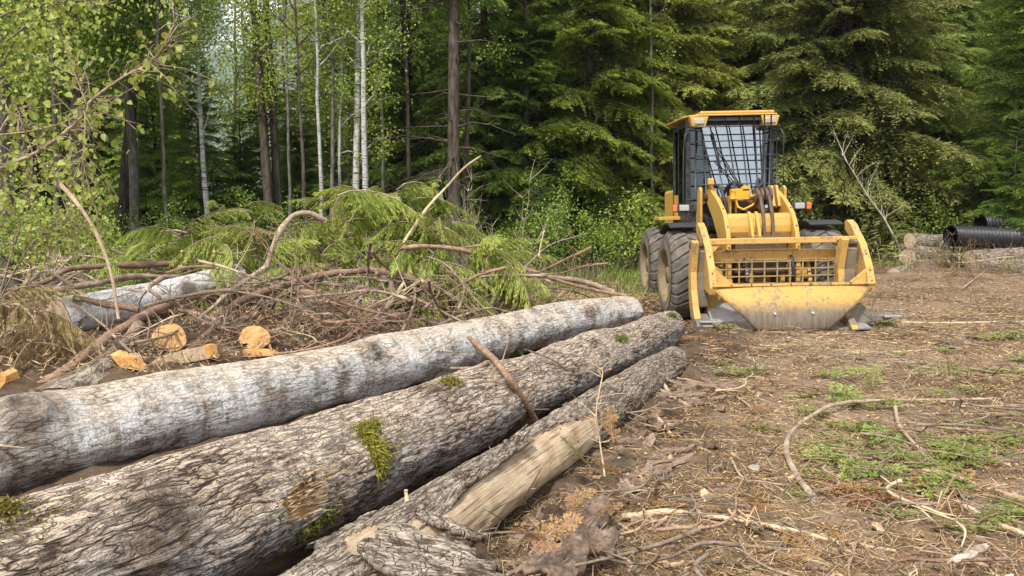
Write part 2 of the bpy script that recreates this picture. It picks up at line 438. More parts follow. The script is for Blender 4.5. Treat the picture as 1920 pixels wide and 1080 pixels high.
# broadleaf trunks and crowns at the left
def bl(px, Y, H, r0, mats, label, seed, name='birch_tree', **kw):
    o = broadleaf(name, mats, label, 'tree', H, r0, kw.pop('limbs', 26), seed, kw.pop('leafn', 5000), **kw)
    put(o, px, Y); o.rotation_euler[2] = 0; return o
gB = 'broadleaf trees of the forest edge'
bl(12, 17, 13, .26, (gr, M['dense']), 'thick grey trunk at the left edge of the picture', 41, 'cottonwood_tree', leafn=9000, leafsz=.08, z0=4.0, limbs=18, group=gB, hmax=9)
bl(72, 21, 13, .22, (br, M['dense']), 'dark trunk behind the sapling leaves at left', 42, 'cottonwood_tree', leafn=20000, leafsz=.09, spr=.4, z0=3.4, lean=(-.02, 0), spread=2.2, group=gB, hmax=10)
bl(166, 23, 15, .19, (gr, M['dense']), 'grey trunk leaning left near the upright broken stick', 43, 'cottonwood_tree', leafn=24000, leafsz=.09, spr=.4, z0=3.6, lean=(-.075, 0), spread=2.4, group=gB, hmax=11)
bl(140, 20, 14, .23, (br, M['dense']), 'thick dark trunk behind the upright broken stick', 44, 'cottonwood_tree', leafn=20000, leafsz=.09, spr=.4, z0=3.4, lean=(.01, 0), spread=2.4, group=gB, hmax=10)
bl(216, 24, 15, .2, (br, M['dense']), 'dark brown trunk leaning right against its straight neighbour', 45, 'cottonwood_tree', leafn=20000, leafsz=.09, spr=.4, z0=5, lean=(.13, 0), spread=2.4, group=gB, hmax=11, wob=.05)
bl(256, 23, 15, .16, (gr, M['dense']), 'straight slim grey trunk beside the brown leaning trunk', 46, 'cottonwood_tree', leafn=20000, leafsz=.09, spr=.4, z0=4.6, spread=2.4, group=gB, hmax=11, wob=.06)
bl(397, 22.5, 13, .085, (wh, M['spring']), 'slim white birch standing alone left of the dark pair', 47, leafn=9000, leafsz=.085, spr=.35, z0=3.5, group=gB, wob=.1)
bl(512, 23, 15, .16, (br, M['spring']), 'left stem of the close pair of dark brown trunks', 48, leafn=5000, leafsz=.085, spr=.35, z0=3.8, lean=(-.05, 0), group=gB, wob=.03)
bl(528, 23.4, 15, .15, (br, M['spring']), 'right stem of the close pair of dark brown trunks', 49, leafn=5000, leafsz=.085, spr=.35, z0=3.8, lean=(-.03, 0), group=gB, wob=.03)
bl(580, 20.5, 12, .055, (br, M['spring']), 'thin dark stem right of the close pair of dark trunks', 50, leafn=1800, leafsz=.08, spr=.3, z0=4.6, lean=(-.03, 0), group=gB, wob=.08)
bl(604, 20.8, 12, .06, (wh, M['spring']), 'thin grey stem, second one right of the dark pair', 51, leafn=1800, leafsz=.08, spr=.3, z0=4.8, group=gB, wob=.08)
bl(621, 21, 12, .065, (gr, M['spring']), 'grey stem third right of the dark pair, near the birches', 52, leafn=1800, leafsz=.08, spr=.3, z0=4.4, lean=(.015, 0), group=gB, wob=.08)
bl(641, 21.5, 12, .05, (wh, M['spring']), 'thinnest pale birch just left of the white birch pair', 53, leafn=9000, leafsz=.085, spr=.35, z0=3, lean=(.01, 0), group=gB, wob=.08)
bl(662, 21.5, 14, .105, (wh, M['spring']), 'left stem of the pair of tall white birches', 54, leafn=4000, leafsz=.08, z0=4.2, lean=(.033, 0), group=gB, wob=.02)
bl(689, 21, 14, .09, (wh, M['spring']), 'right stem of the pair of tall white birches', 55, leafn=4000, leafsz=.08, z0=4.2, group=gB, wob=.04)
for i, (px, Y) in enumerate([(450, 34), (545, 37), (480, 42), (610, 40), (350, 40), (700, 42)]):
    bl(px, Y, 17, .09, (gr, M['spring']), 'thin far birch with fine yellow green leaves, %s' % ['behind the young cedars', 'right behind the dark pair', 'deep behind the dark pair', 'behind the thin grey stems', 'left of the slim birch', 'behind the white birch pair', 'farthest behind the thin stems', 'farthest behind the slim birch'][i], 60 + i, leafn=5500, leafsz=.12, z0=2.5, spread=2.6, spr=.45, limbs=30, group='far spring birches', hmax=16)
for i, (px, Y, r, m_, ln, lab) in enumerate([(103, 19, .07, gr, .03, 'slim grey stem between the thick left trunks'), (318, 21, .055, gr, -.02, 'slim grey stem right of the straight grey trunk'), (545, 21.5, .05, gr, .01, 'very thin grey stem right of the dark pair'), (655, 23, .05, br, .0, 'thin dark stem right behind the white birch pair'),
        (728, 22, .055, gr, -.02, 'slim grey stem midway between the white birches and the bare brown trunk'), (772, 22.5, .07, br, .01, 'slim dark stem left of the bare brown trunk'), (868, 23, .09, br, .02, 'dark stem close behind the bare brown trunk'), (1228, 24.5, .06, gr, -.02, 'slim pale stem left of the loader cab')]):
    bl(px, Y, 13, r, (m_, M['spring']), lab, 120 + i, leafn=1400, leafsz=.08, z0=5.2, lean=(ln, 0), group=gB, wob=.07, limbs=16)
# tall brown trunk with bare limbs
t1 = conifer('conifer_tree', (br, M['cedar']), 'tall bare brown trunk with dead lower limbs in the middle', 'tree', 20, 2.4, 7.6, CE, 9, .2, 6, dead=0, group='conifers of the forest edge', wob=.05)
put(t1, 853, 22)
mb = MB(); rr = np.random.default_rng(3)
for i in range(34):
    z = rr.uniform(2.2, 8.5); a = math.pi + rr.normal(0, .8) if rr.random() < .75 else rr.uniform(-1, 1); l = rr.uniform(.9, 2.6)
    p = np.array([0, 0, z]); d = np.array([math.cos(a), math.sin(a), rr.uniform(-.15, .15)]); pts = [p + d * l * u + np.array([0, 0, -.25 * (u * l) ** 2 * .3 + .05 * rr.normal()]) for u in (0, .3, .6, 1)]
    mb.tube(pts, [.026, .02, .014, .005], 5)
    for q in range(5):
        s = pts[rr.integers(1, 4)]; e = s + rr.normal(0, .28, 3) + np.array([0, 0, -.1]); mb.tube([s, e], [.008, .003], 3)
t1_l = mb.build('limb_cluster', br, None, origin=(0, 0, 0)); t1_l.parent = t1
# bare leaning sapling at the right of the loader
bs = MB(); base = at(1695, 503, 22.5); tip = at(1560, 272, 22.2); rr = np.random.default_rng(8)
Pm = [at(1695, 503, 22.5), at(1683, 455, 22.5), at(1655, 405, 22.4), at(1625, 365, 22.3), at(1597, 318, 22.2), at(1575, 285, 22.2)]
bs.tube(Pm, [.034, .03, .024, .018, .011, .006], 7)
sp_pts = []
for i in range(17):
    s = rr.uniform(.32, .97) * 5; k = int(s); p = np.array(Pm[k]) + (np.array(Pm[min(k + 1, 5)]) - np.array(Pm[k])) * (s - k)
    a = rr.uniform(-1.0, 1.3); l = rr.uniform(.4, 1.5); d = norm(np.array([math.sin(a) * (1 if rr.random() < .5 else -.5) * .9, rr.normal(0, .4), .8 + rr.normal(0, .2)]))
    P2 = [p, p + d * l * .5 + rr.normal(0, .03, 3), p + d * l + rr.normal(0, .06, 3)]
    bs.tube(P2, [.008, .006, .003], 4); sp_pts += [P2[1], P2[2], (P2[1] + P2[2]) / 2]
    for q in range(3):
        e = P2[1] + rr.normal(0, .14, 3) + d * .15; bs.tube([P2[1] * .5 + P2[2] * .5, e], [.005, .002], 3); sp_pts.append(e)
sap = empty('bare_sapling', tuple(base), 'pale leafless sapling leaning left behind the grapple', 'tree')
bs.build('trunk', M['stick_pale'], sap)
P = np.array(sp_pts)[rr.integers(0, len(sp_pts), 420)] + rr.normal(0, .05, (420, 3))
c = MB(); quads_into(c, leaf_quads(P, rr, .045), rr.random(420)); c.build('crown', M['spring'], sap)
# undergrowth shrubs along the forest edge
shr = []
for i, (mt_, nm) in enumerate([('dense', 'leafy_shrub'), ('spring', 'leafy_shrub'), ('cedar', 'leafy_shrub')]):
    shr.append(broadleaf(nm, (br, M[mt_]), 'low leafy shrub', 'shrub', 1.5, .02, 16, 80 + i, 1500, .06, .1, spread=.9, up=.7, group='undergrowth shrubs of the forest edge'))
labs = []
spots = [(60, 19, 0), (150, 17.5, 1), (215, 19.5, 1), (300, 21, 0), (345, 20.5, 2), (20, 16, 0), (420, 22, 2), (480, 22.5, 0), (560, 22.5, 2), (640, 23, 0), (720, 22, 2), (800, 22.5, 0), (890, 22, 1), (940, 21.5, 0), (1040, 21.5, 2), (1100, 22.5, 1), (1160, 22, 0), (1200, 21, 1),
         (1010, 20, 0), (1640, 23.5, 2), (1730, 23.5, 1), (1770, 22.8, 0), (1850, 22, 1), (1900, 21, 0), (1700, 25.5, 2), (110, 21, 0), (260, 20, 2), (1150, 24.5, 1)]
near = {60: 'left of the upright broken stick', 150: 'right behind the upright broken stick', 215: 'at the foot of the leaning brown trunk', 300: 'right of the straight grey trunk', 345: 'left of the slim birch', 20: 'at the foot of the grey trunk at the left edge',
        420: 'right of the slim birch foot', 480: 'left of the dark pair foot', 560: 'right of the dark pair foot', 640: 'at the foot of the thin grey stems', 720: 'right of the white birch pair foot', 800: 'left of the tall bare brown trunk', 890: 'right of the tall bare brown trunk', 940: 'behind the middle of the brush pile end',
        1040: 'between the brush pile and the big spruce', 1100: 'at the foot of the big dark spruce', 1160: 'right of the big spruce foot', 1200: 'next to the rear tyre of the loader', 1010: 'beside the small spruce sapling at the brush pile end', 1640: 'left of the bare leaning sapling', 1730: 'behind the grey logs at right',
        1770: 'left of the black pipe ends', 1850: 'behind the black pipes', 1900: 'at the right edge behind the pipes', 1700: 'right behind the bare leaning sapling', 110: 'among the left trunks', 260: 'between the leaning and straight trunks', 1150: 'deep under the big dark spruce'}
seen = set()
for i, (px, Y, k) in enumerate(spots):
    lab = ['green', 'yellow green sparse', 'dark green'][k] + ' leafy shrub ' + near[px]
    if k not in seen: o = shr[k]; seen.add(k); o['label'] = lab; put(o, px, Y, i, 1)
    else: cp(shr[k], px, Y, i * 1.3, .7 + (i * 37 % 10) / 16, lab)
# ------------------------------------------------------------------ ground
def terrain(x, y):
    x = np.asarray(x, float); y = np.asarray(y, float)
    d = x - (-3.0 + .746 * (y - 4.7))            # distance right of the back log's axis
    m = sstep(.1, -1.3, d) * sstep(4.0, 7.5, y) * sstep(15, 11.5, y) * sstep(-14, -9, x)
    h = m * (.34 + .10 * fbm(x * .8, y * .8, 0, 5, 3))
    h += .03 * fbm(x * .7, y * .7, 0, 9, 3) * sstep(3, 9, y) + .012 * fbm(x * 4, y * 4, 0, 11, 3)
    h += .22 * sstep(8.5, 10.5, x) * sstep(16.5, 20, y) * sstep(27, 23, y)   # bank under the grey logs
    h += .02 * sstep(.0, .1, fbm(x * 1.5, y * 2.5, 0, 21, 2)) * sstep(20, 10, y)
    return h
def tz(x, y): return float(terrain(np.array([x]), np.array([y]))[0])
def axis_pts(a, b, near, far, n_far):
    mid = np.arange(a, b, near); g = np.cumsum(near * 1.16 ** np.arange(1, n_far)); 
    return mid, g
mx, gx = axis_pts(-5, 7, .045, 0, 52); my, gy = axis_pts(1.5, 14, .045, 0, 52)
gx = gx[gx < 900]; gy = gy[gy < 900]
xs = np.concatenate([(-5 - gx)[::-1], mx, mx[-1] + gx]); ys = np.concatenate([(1.5 - gy[gy < 30])[::-1], my, my[-1] + gy])
GX, GY = np.meshgrid(xs, ys); nx, ny = len(xs), len(ys)
GZ = terrain(GX, GY)
nearm = sstep(16, 9, GY) * sstep(9, 6, abs(GX - 1))
lg = np.exp(-((GX - (-.45 + (GY - 3.1) * .44)) / .55) ** 2)
GZ = GZ + nearm * (1 + 1.6 * lg) * (.016 * fbm(GX * 9, GY * 9, 0, 31, 4) + .022 * np.maximum(0, fbm(GX * 5, GY * 5, 0, 33, 3)))
for rc in (.0, 1.9):
    rx_ = GX - (2.3 + rc + .10 * np.sin(GY * .4)); GZ = GZ - nearm * .022 * np.exp(-(rx_ / .22) ** 4) * (1 + .5 * np.sign(np.sin(GY * 26 + abs(rx_) * 14))) + nearm * .012 * np.exp(-((abs(rx_) - .3) / .07) ** 2)
g = MB(); i = np.arange(ny - 1)[:, None] * nx; j = np.arange(nx - 1)[None]
g.add(np.stack([GX, GY, GZ], -1).reshape(-1, 3), np.stack([i + j, i + j + 1, i + nx + j + 1, i + nx + j], -1).reshape(-1, 4), smooth=True)
t = NT('soil'); co = t.coord()
n1 = t.noise(co, .55, 4, .6); n2 = t.noise(co, 5, 6, .7); n3 = t.noise(co, 42, 4, .7); n4 = t.noise(t.vmul(co, (1, 2.2, 1)), 1.6, 5, .65)
c = t.ramp(n2, [(.3, (.052, .032, .020)), (.5, (.145, .097, .058)), (.7, (.30, .215, .135))])
c = t.mix(t.ramp(n1, [(.42, 0.0), (.6, .75)]), c, (.35, .25, .17))
c = t.mix(t.ramp(n4, [(.56, 0.0), (.68, .6)]), c, (.30, .20, .115))
fl = t.n('TexVoronoi', None, Vector=co, Scale=55.0)
c = t.mix(t.ramp(fl.outputs['Distance'], [(.12, .55), (.22, 0.0)]), c, (.38, .29, .2))
c = t.mix(t.ramp(n3, [(.35, .6), (.5, 0.0)]), c, (.035, .025, .018))
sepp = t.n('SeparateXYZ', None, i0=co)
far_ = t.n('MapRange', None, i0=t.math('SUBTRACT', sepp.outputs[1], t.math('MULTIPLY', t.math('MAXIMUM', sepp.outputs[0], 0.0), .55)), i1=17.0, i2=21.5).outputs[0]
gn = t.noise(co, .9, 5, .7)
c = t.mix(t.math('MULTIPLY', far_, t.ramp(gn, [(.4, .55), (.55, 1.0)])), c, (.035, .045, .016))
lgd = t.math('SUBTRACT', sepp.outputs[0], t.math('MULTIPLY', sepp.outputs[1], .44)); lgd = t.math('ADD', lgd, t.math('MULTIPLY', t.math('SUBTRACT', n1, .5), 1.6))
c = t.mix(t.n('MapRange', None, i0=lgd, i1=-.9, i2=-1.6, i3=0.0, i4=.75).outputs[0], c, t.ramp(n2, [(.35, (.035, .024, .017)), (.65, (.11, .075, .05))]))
hh = t.math('ADD', t.math('MULTIPLY', n2, .6), t.math('MULTIPLY', n3, .35))
t.surf(c, .95, t.bump(hh, .9, .05), spec=.1)
M['soil'] = t.m
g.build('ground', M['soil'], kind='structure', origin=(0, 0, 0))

# distant forested mountain
mt_ = NT('mountain_forest'); co = mt_.coord(); a = mt_.noise(co, .02, 6, .7); b = mt_.noise(co, .006, 4, .6)
c = mt_.ramp(a, [(.35, (.04, .07, .045)), (.65, (.10, .15, .08))])
sz = mt_.n('SeparateXYZ', None, i0=co).outputs[2]
snow = mt_.math('MULTIPLY', mt_.ramp(b, [(.5, 0.0), (.56, 1.0)]), mt_.n('MapRange', None, i0=sz, i1=330.0, i2=420.0).outputs[0])
c = mt_.mix(snow, c, (.8, .82, .86)); mt_.surf(c, .95, spec=.05)
u = np.linspace(-1100, 900, 90); v = np.linspace(1200, 2400, 50); U, V_ = np.meshgrid(u, v)
Z = 620 * sstep(1200, 2300, V_) * (.75 + .3 * np.cos(U / 420 + 1.2)) * sstep(900, 300, U) + 60 * fbm(U / 220, V_ / 220, 0, 3, 5) * sstep(1200, 1500, V_) - 5
mm = MB(); i = np.arange(49)[:, None] * 90; j = np.arange(89)[None]
mm.add(np.stack([U, V_, Z], -1).reshape(-1, 3), np.stack([i + j, i + j + 1, i + 91 + j, i + 90 + j], -1).reshape(-1, 4), smooth=True)
mm.build('mountain', mt_.m, kind='structure', origin=(0, 0, 0))

# ------------------------------------------------------------------ wood materials
M['stick'] = wood_mat('stick_bark', (.14, .10, .075), (.29, .215, .155), (.46, .37, .28), 9, (1, 1, 1), .4)
M['stick_grey'] = wood_mat('grey_stick_bark', (.15, .112, .082), (.28, .22, .165), (.42, .345, .27), 10)
M['stick_red'] = wood_mat('cedar_stick_bark', (.13, .08, .055), (.27, .17, .115), (.42, .29, .20), 9)
M['peeled'] = wood_mat('peeled_wood', (.34, .24, .15), (.50, .38, .25), (.62, .50, .36), 7)
M['orange_wood'] = wood_mat('fresh_cut_wood', (.36, .16, .05), (.60, .31, .11), (.74, .47, .22), 9, rv=.1)
M['chip'] = wood_mat('wood_chips', (.30, .18, .10), (.46, .32, .20), (.60, .47, .33), 12)
M['bark_chip'] = wood_mat('bark_chips', (.10, .065, .045), (.21, .145, .105), (.33, .25, .19), 12)
M['stone'] = wood_mat('stone', (.16, .145, .125), (.26, .24, .21), (.36, .34, .31), 9, bump=.3)
M['old_wood'] = wood_mat('weathered_wood', (.20, .155, .12), (.36, .295, .235), (.50, .43, .36), 5, (1, 1, 1), .6)

# litter: nobody could count it
rng = np.random.default_rng(77)
def scatter(n, pw=1.0):
    """points on the open ground in view, denser nearby"""
    y = 2.3 + 17 * rng.random(n) ** 1.5; s = rng.random(n)
    x = y * (-.30 + .98 * s); keep = (x > (-.55 + (y - 3.09) * .44) + .05) | (y > 10.5)
    return x[keep], y[keep]
def flecks(n, lmin, lmax, wmin, wmax, tilt, dx=None, grow=True):
    x, y = scatter(n) if dx is None else dx; m = len(x); z = terrain(x, y) + .012 + .016 * rng.random(m)
    a = rng.uniform(0, 6.28, m); D = norm(np.stack([np.cos(a), np.sin(a), rng.normal(0, tilt, m)], -1))
    N = norm(np.stack([rng.normal(0, .4, m), rng.normal(0, .4, m), np.ones(m)], -1))
    return diamonds(np.stack([x, y, z], -1), D, rng.uniform(lmin, lmax, m), rng.uniform(wmin, wmax, m) * (np.clip(y / 3.5, 1, 3) if grow else 1), N, rng)
litter_fol = foliage_mat('litter', (.10, .052, .03), (.31, .175, .09), (.55, .39, .235), .1, 3)
q = MB(); Q = np.concatenate([flecks(36000, .02, .085, .0010, .0022, .25), flecks(17000, .012, .035, .002, .006, .3), flecks(44000, .05, .21, .0010, .0022, .14)]); quads_into(q, Q, rng.random(len(Q)))
q.build('forest_litter', litter_fol, kind='stuff', label='straw coloured needles, splinters and bark flakes strewn over the soil', origin=(0, 0, 0))
# litter on the brush mound
y = 6.3 + 7 * rng.random(26000); x = -3 + .746 * (y - 4.7) - .35 - rng.random(len(y)) ** 1.2 * 7
q = MB(); Q = np.concatenate([flecks(0, .05, .22, .002, .006, .5, (x[:14000], y[:14000]), False), flecks(0, .03, .09, .004, .010, .5, (x[14000:], y[14000:]), False)]); Q[..., 2] += rng.uniform(0, .09, (len(Q), 1)); quads_into(q, Q, rng.random(len(Q)))
q.build('forest_litter', litter_fol, kind='stuff', label='brown twigs, splinters and bark flakes covering the brush mound', origin=(0, 0, 0))
# dry orange cedar sprays and soil crumbs in drifts
x, y = scatter(30000); kk = fbm(x * 1.2, y * 1.2, 0, 55, 3) > -.05; q = MB(); Q = flecks(0, .02, .07, .002, .005, .35, (x[kk], y[kk])); quads_into(q, Q, rng.random(len(Q)))
q.build('dry_needles', M['dry'], kind='stuff', label='drifts of rust coloured dry cedar needles on the soil', origin=(0, 0, 0))
def rockV(r, seed, flat=.6):
    rg = np.random.default_rng(seed); th = np.linspace(0, 2 * np.pi, 9)[:-1]; V = [(0, 0, r * flat)]
    for ph, rr_ in ((.8, .75), (1.5, 1.0), (2.2, .8)):
        for a in th: k = r * rg.uniform(.75, 1.15); V.append((math.cos(a) * math.sin(ph) * k, math.sin(a) * math.sin(ph) * k, math.cos(ph) * k * flat))
    F = [(0, 1 + i, 1 + (i + 1) % 8) for i in range(8)]
    F4 = [(1 + 8 * k + i, 9 + 8 * k + i, 9 + 8 * k + (i + 1) % 8, 1 + 8 * k + (i + 1) % 8) for k in (0, 1) for i in range(8)]
    return np.array(V), [np.array(F), np.array(F4)]
q = MB(); x, y = scatter(5200)
for a, b in zip(x, y):
    r = rng.uniform(.004, .014) * (1.6 if rng.random() < .08 else 1); V = rng.normal(0, 1, (4, 3)); V = norm(V) * r * rng.uniform(.6, 1.3, (4, 1)); V[:, 2] = abs(V[:, 2]) * .7
    q.add(V + (a, b, tz(a, b) + .008), np.array([(0, 1, 2), (0, 2, 3), (0, 3, 1), (1, 3, 2)]))
q.build('soil_crumbs', M['soil'], kind='stuff', label='clods and crumbs of brown earth', origin=(0, 0, 0))
x, y = scatter(3000); rk = rng.random(len(x)) < .2; q = MB()
for a, b in zip(x[rk], y[rk]):
    V, F = rockV(rng.uniform(.006, .02), int(a * 1000) % 97); q.add(V + (a, b, tz(a, b) + .01), F)
q.build('gravel', M['stone'], kind='stuff', label='small grey pebbles in the soil', origin=(0, 0, 0))
def stone(px, py, r, lab):
    p = on_ground(px, py); V, F = rockV(r, int(px)); q = MB(); q.add(V + (p.x, p.y, tz(p.x, p.y) + r * .25), F)
    q.build('stone', M['stone'], bevel=0, label=lab, cat='stone', group='stones on the soil')
for s in [(1882, 852, .045, 'largest grey stone, on the soil at the right edge'), (1560, 950, .022, 'small pale stone beside the end of the curved branch'), (1800, 640, .05, 'pale stone in the middle of the far open soil'),
          (1780, 716, .035, 'grey stone behind the long straight far stick'), (1588, 667, .04, 'flat pale stone on the soil in front of the grapple'), (1413, 892, .04, 'flat stone among the dark soil by the logs'), (1350, 700, .03, 'little stone close to the end of the lowest log'), (1905, 858, .02, 'small grey stone at the right edge beside the largest stone')]: stone(*s)

# green grass and weeds tufts: stuff
q = MB(); rng = np.random.default_rng(12); n = 9000
cx = rng.uniform(-9, 4, 160); cy = rng.uniform(13, 22, 160); cx[110:] = rng.uniform(4, 14, 50); cy[110:] = 17 + cx[110:] * .45 + rng.normal(0, 2, 50); kk = rng.integers(0, 160, n)
x = cx[kk] + rng.normal(0, .22, n); y = cy[kk] + rng.normal(0, .25, n)
P = np.stack([x, y, terrain(x, y)], -1); D = norm(np.stack([rng.normal(0, .35, n), rng.normal(0, .35, n), np.ones(n)], -1)); N = norm(np.stack([rng.normal(0, 1, n), rng.normal(0, 1, n), .1 * np.ones(n)], -1))
Q = diamonds(P, D, rng.uniform(.08, .28, n), rng.uniform(.004, .012, n), N, rng); quads_into(q, Q, rng.random(n))
q.build('weeds', M['dense'], kind='stuff', label='low green weeds and grass along the forest edge', origin=(0, 0, 0))
q = MB(); n = 14000
x = rng.uniform(-14, 16, n); y = rng.uniform(17.5, 26, n); y = np.where(x > 2, y + 3.5, y); P = np.stack([x, y, terrain(x, y)], -1); D = norm(np.stack([rng.normal(0, .6, n), rng.normal(0, .6, n), np.ones(n)], -1)); N = norm(np.stack([rng.normal(0, 1, n), rng.normal(0, 1, n), .1 * np.ones(n)], -1))
Q = diamonds(P, D, rng.uniform(.15, .75, n), rng.uniform(.004, .010, n), N, rng); quads_into(q, Q, rng.random(n))
q.build('undergrowth', foliage_mat('dead_stems', (.10, .085, .04), (.18, .17, .07), (.30, .27, .13), .3, 1), kind='stuff', label='dry stems and grasses under the forest edge', origin=(0, 0, 0))
# ------------------------------------------------------------------ log bark
def bark_log(name, plate_lo, plate_hi, white, crack, lit_dust, su, sv, white_amt, lit_dust_amt, bands=False, disp=.014, crack_amt=1.0):
    t = NT(name); lu, lv = t.attr('lu'), t.attr('lv')
    uv = t.n('CombineXYZ', None, i0=lu, i1=lv, i2=0.0).outputs[0]
    w = t.n('TexNoise', None, Vector=uv, Scale=5.0, Detail=3.0).outputs[1]
    wv = t.n('VectorMath', dict(operation='SCALE'), i0=t.n('VectorMath', dict(operation='SUBTRACT'), i0=w, i1=(.5, .5, .5)).outputs[0], Scale=.035).outputs[0]
    p = t.n('VectorMath', None, i0=uv, i1=wv).outputs[0]
    v1 = t.math('ABSOLUTE', t.math('SUBTRACT', t.noise(t.vmul(p, (su, sv, 1)), 1.0, 2.5, .5), .5))
    v2 = t.math('ABSOLUTE', t.math('SUBTRACT', t.noise(t.vmul(p, (su * 3.4, sv * 1.1, 1)), 1.0, 2.0, .5), .47))
    v3 = t.n('TexVoronoi', dict(feature='DISTANCE_TO_EDGE', voronoi_dimensions='2D'), Vector=t.vmul(p, (su * 2.2, sv * 1.5, 1)), Scale=1.0).outputs['Distance']
    v4 = t.math('ABSOLUTE', t.math('SUBTRACT', t.noise(t.vmul(p, (su * 1.3, sv * 2.3, 1)), 1.0, 2.0, .5), .52))
    nf = t.noise(uv, 38, 5, .7); nm = t.noise(uv, 9, 4, .65); nl = t.noise(uv, 2.3, 4, .6)
    c1 = t.ramp(v1, [(.006, 0.0), (.03, .6), (.10, 1.0)]); c2 = t.math('MULTIPLY', t.ramp(v2, [(.0, 0.0), (.022, 1.0)]), t.ramp(v3, [(.0, .72), (.05, 1.0)])); c2 = t.math('MULTIPLY', c2, t.ramp(v4, [(.0, .55), (.03, 1.0)]))
    # crack strength varies over the log
    cm = t.ramp(nl, [(.35, .35), (.6, 1.0)])
    k1 = t.math('SUBTRACT', 1.0, t.math('MULTIPLY', t.math('SUBTRACT', 1.0, c1), t.math('MULTIPLY', cm, crack_amt)), clamp=True)
    k2 = t.math('SUBTRACT', 1.0, t.math('MULTIPLY', t.math('SUBTRACT', 1.0, c2), .55 * crack_amt))
    kk = t.math('MULTIPLY', k1, k2)
    na = t.noise(t.vmul(p, (16, 13, 1) if bands else (su * 1.5, sv * 2.3, 1)), 1.0, 6, .68)
    gp_ = t.ramp(na, [(.30, 0.0), (.47, 1.0)])
    kk = t.math('MULTIPLY', kk, t.math('SUBTRACT', 1.0, t.math('MULTIPLY', t.math('SUBTRACT', 1.0, gp_), .75 * crack_amt)))
    mid = tuple((x + y) * .5 for x, y in zip(plate_lo, plate_hi))
    col = t.ramp(t.math('ADD', t.math('MULTIPLY', na, .65), t.math('MULTIPLY', nf, .35)), [(.36, plate_lo), (.48, mid), (.60, plate_hi), (.7, tuple(x * 1.25 for x in plate_hi))])
    wm = t.math('ADD', t.math('MULTIPLY', nm, .55), t.math('MULTIPLY', nf, .45))
    if bands:
        bn = t.noise(t.vmul(uv, (4.2, .5, 1)), 1.0, 4, .7); wm = t.math('ADD', t.math('MULTIPLY', wm, .45), t.math('MULTIPLY', bn, .55))
    col = t.mix(t.ramp(wm, [(.5 - .1 * white_amt, 0.0), (.62 - .1 * white_amt, white_amt)]), col, white)
    col = t.mix(t.ramp(nl, [(.50, 0.0), (.64, .8)]), col, tuple(x * .62 for x in plate_hi[:1]) + (plate_hi[1] * .5, plate_hi[2] * .44))
    # small dark lenticels
    le = t.n('TexVoronoi', None, Vector=t.vmul(uv, (22, 45, 1)), Scale=1.0).outputs['Distance']
    col = t.mix(t.ramp(le, [(.10, .6), (.2, 0.0)]), col, crack)
    if bands:
        tk = t.noise(t.vmul(uv, (34, 3.5, 1)), 1.0, 5, .7); col = t.mix(t.ramp(tk, [(.55, 0.0), (.66, .55)]), col, (.20, .155, .12))
    # tan dirt on the upper side, its colour lightened to look sunlit
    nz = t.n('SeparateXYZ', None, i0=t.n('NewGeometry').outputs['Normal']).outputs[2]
    du = t.math('MULTIPLY', t.ramp(t.math('ADD', nz, t.math('MULTIPLY', t.math('SUBTRACT', nm, .5), .9)), [(.45, 0.0), (.88, 1.0)]), lit_dust_amt)
    col = t.mix(du, col, t.mix(nf, lit_dust, tuple(x * 1.45 for x in lit_dust)))
    col = t.mix(t.math('SUBTRACT', 1.0, kk, clamp=True), col, crack)
    kn = t.attr('knot')
    col = t.mix(t.math('MULTIPLY', kn, t.ramp(nm, [(.3, 1.0), (.7, .55)])), col, (.085, .06, .045))
    # bare wood where the bark is gone
    ba = t.attr('bare'); wg = t.noise(t.vmul(uv, (5, 70, 1)), 1.0, 7, .75); wh_ = t.noise(uv, 7, 3)
    wood = t.ramp(t.math('ADD', t.math('MULTIPLY', wg, .5), t.math('MULTIPLY', wh_, .5)), [(.33, (.22, .13, .08)), (.43, (.46, .33, .21)), (.55, (.62, .48, .33)), (.68, (.76, .64, .48))])
    wc = t.noise(t.vmul(uv, (2.2, 60, 1)), 1.0, 3, .6); wood = t.mix(t.ramp(wc, [(.36, .8), (.42, 0.0)]), wood, (.16, .10, .06))
    fr = t.attr('fresh'); wood = t.mix(fr, wood, t.ramp(wg, [(.35, (.34, .15, .05)), (.6, (.62, .36, .15))]))
    bm = t.ramp(ba, [(.45, 0.0), (.55, 1.0)])
    col = t.mix(bm, col, wood)
    h = t.math('ADD', t.math('MULTIPLY', kk, .55), t.math('ADD', t.math('MULTIPLY', na, .55), t.math('MULTIPLY', nf, .25)))
    hw = t.math('ADD', t.math('MULTIPLY', wg, .55), .0)
    hh = t.math('ADD', t.math('MULTIPLY', h, t.math('SUBTRACT', 1.0, bm)), t.math('MULTIPLY', hw, bm))
    t.surf(col, .88, t.bump(hh, .55, disp * 1.1), spec=.14)
    d = t.n('Displacement', None, Height=hh, Midlevel=.5, Scale=disp).outputs[0]
    t.t.links.new(d, t.out.inputs[2])
    t.m.displacement_method = 'BOTH'
    return t.m
def end_mat(name, c1, c2, c3):
    t = NT(name); d = t.attr('rad'); n = t.noise(t.coord(), 9, 5, .65)
    r = t.math('ADD', t.math('MULTIPLY', t.math('FRACT', t.math('MULTIPLY', t.math('ADD', d, t.math('MULTIPLY', n, .09)), 9.0)), .5), t.math('MULTIPLY', n, .6))
    t.surf(t.ramp(r, [(.25, c1), (.5, c2), (.75, c3)]), .85, t.bump(r, .4, .006), spec=.1); return t.m
M['cut'] = end_mat('cut_face', (.30, .20, .12), (.48, .36, .24), (.62, .50, .36))
M['cut_orange'] = end_mat('orange_cut_face', (.30, .13, .045), (.58, .32, .12), (.72, .48, .24))
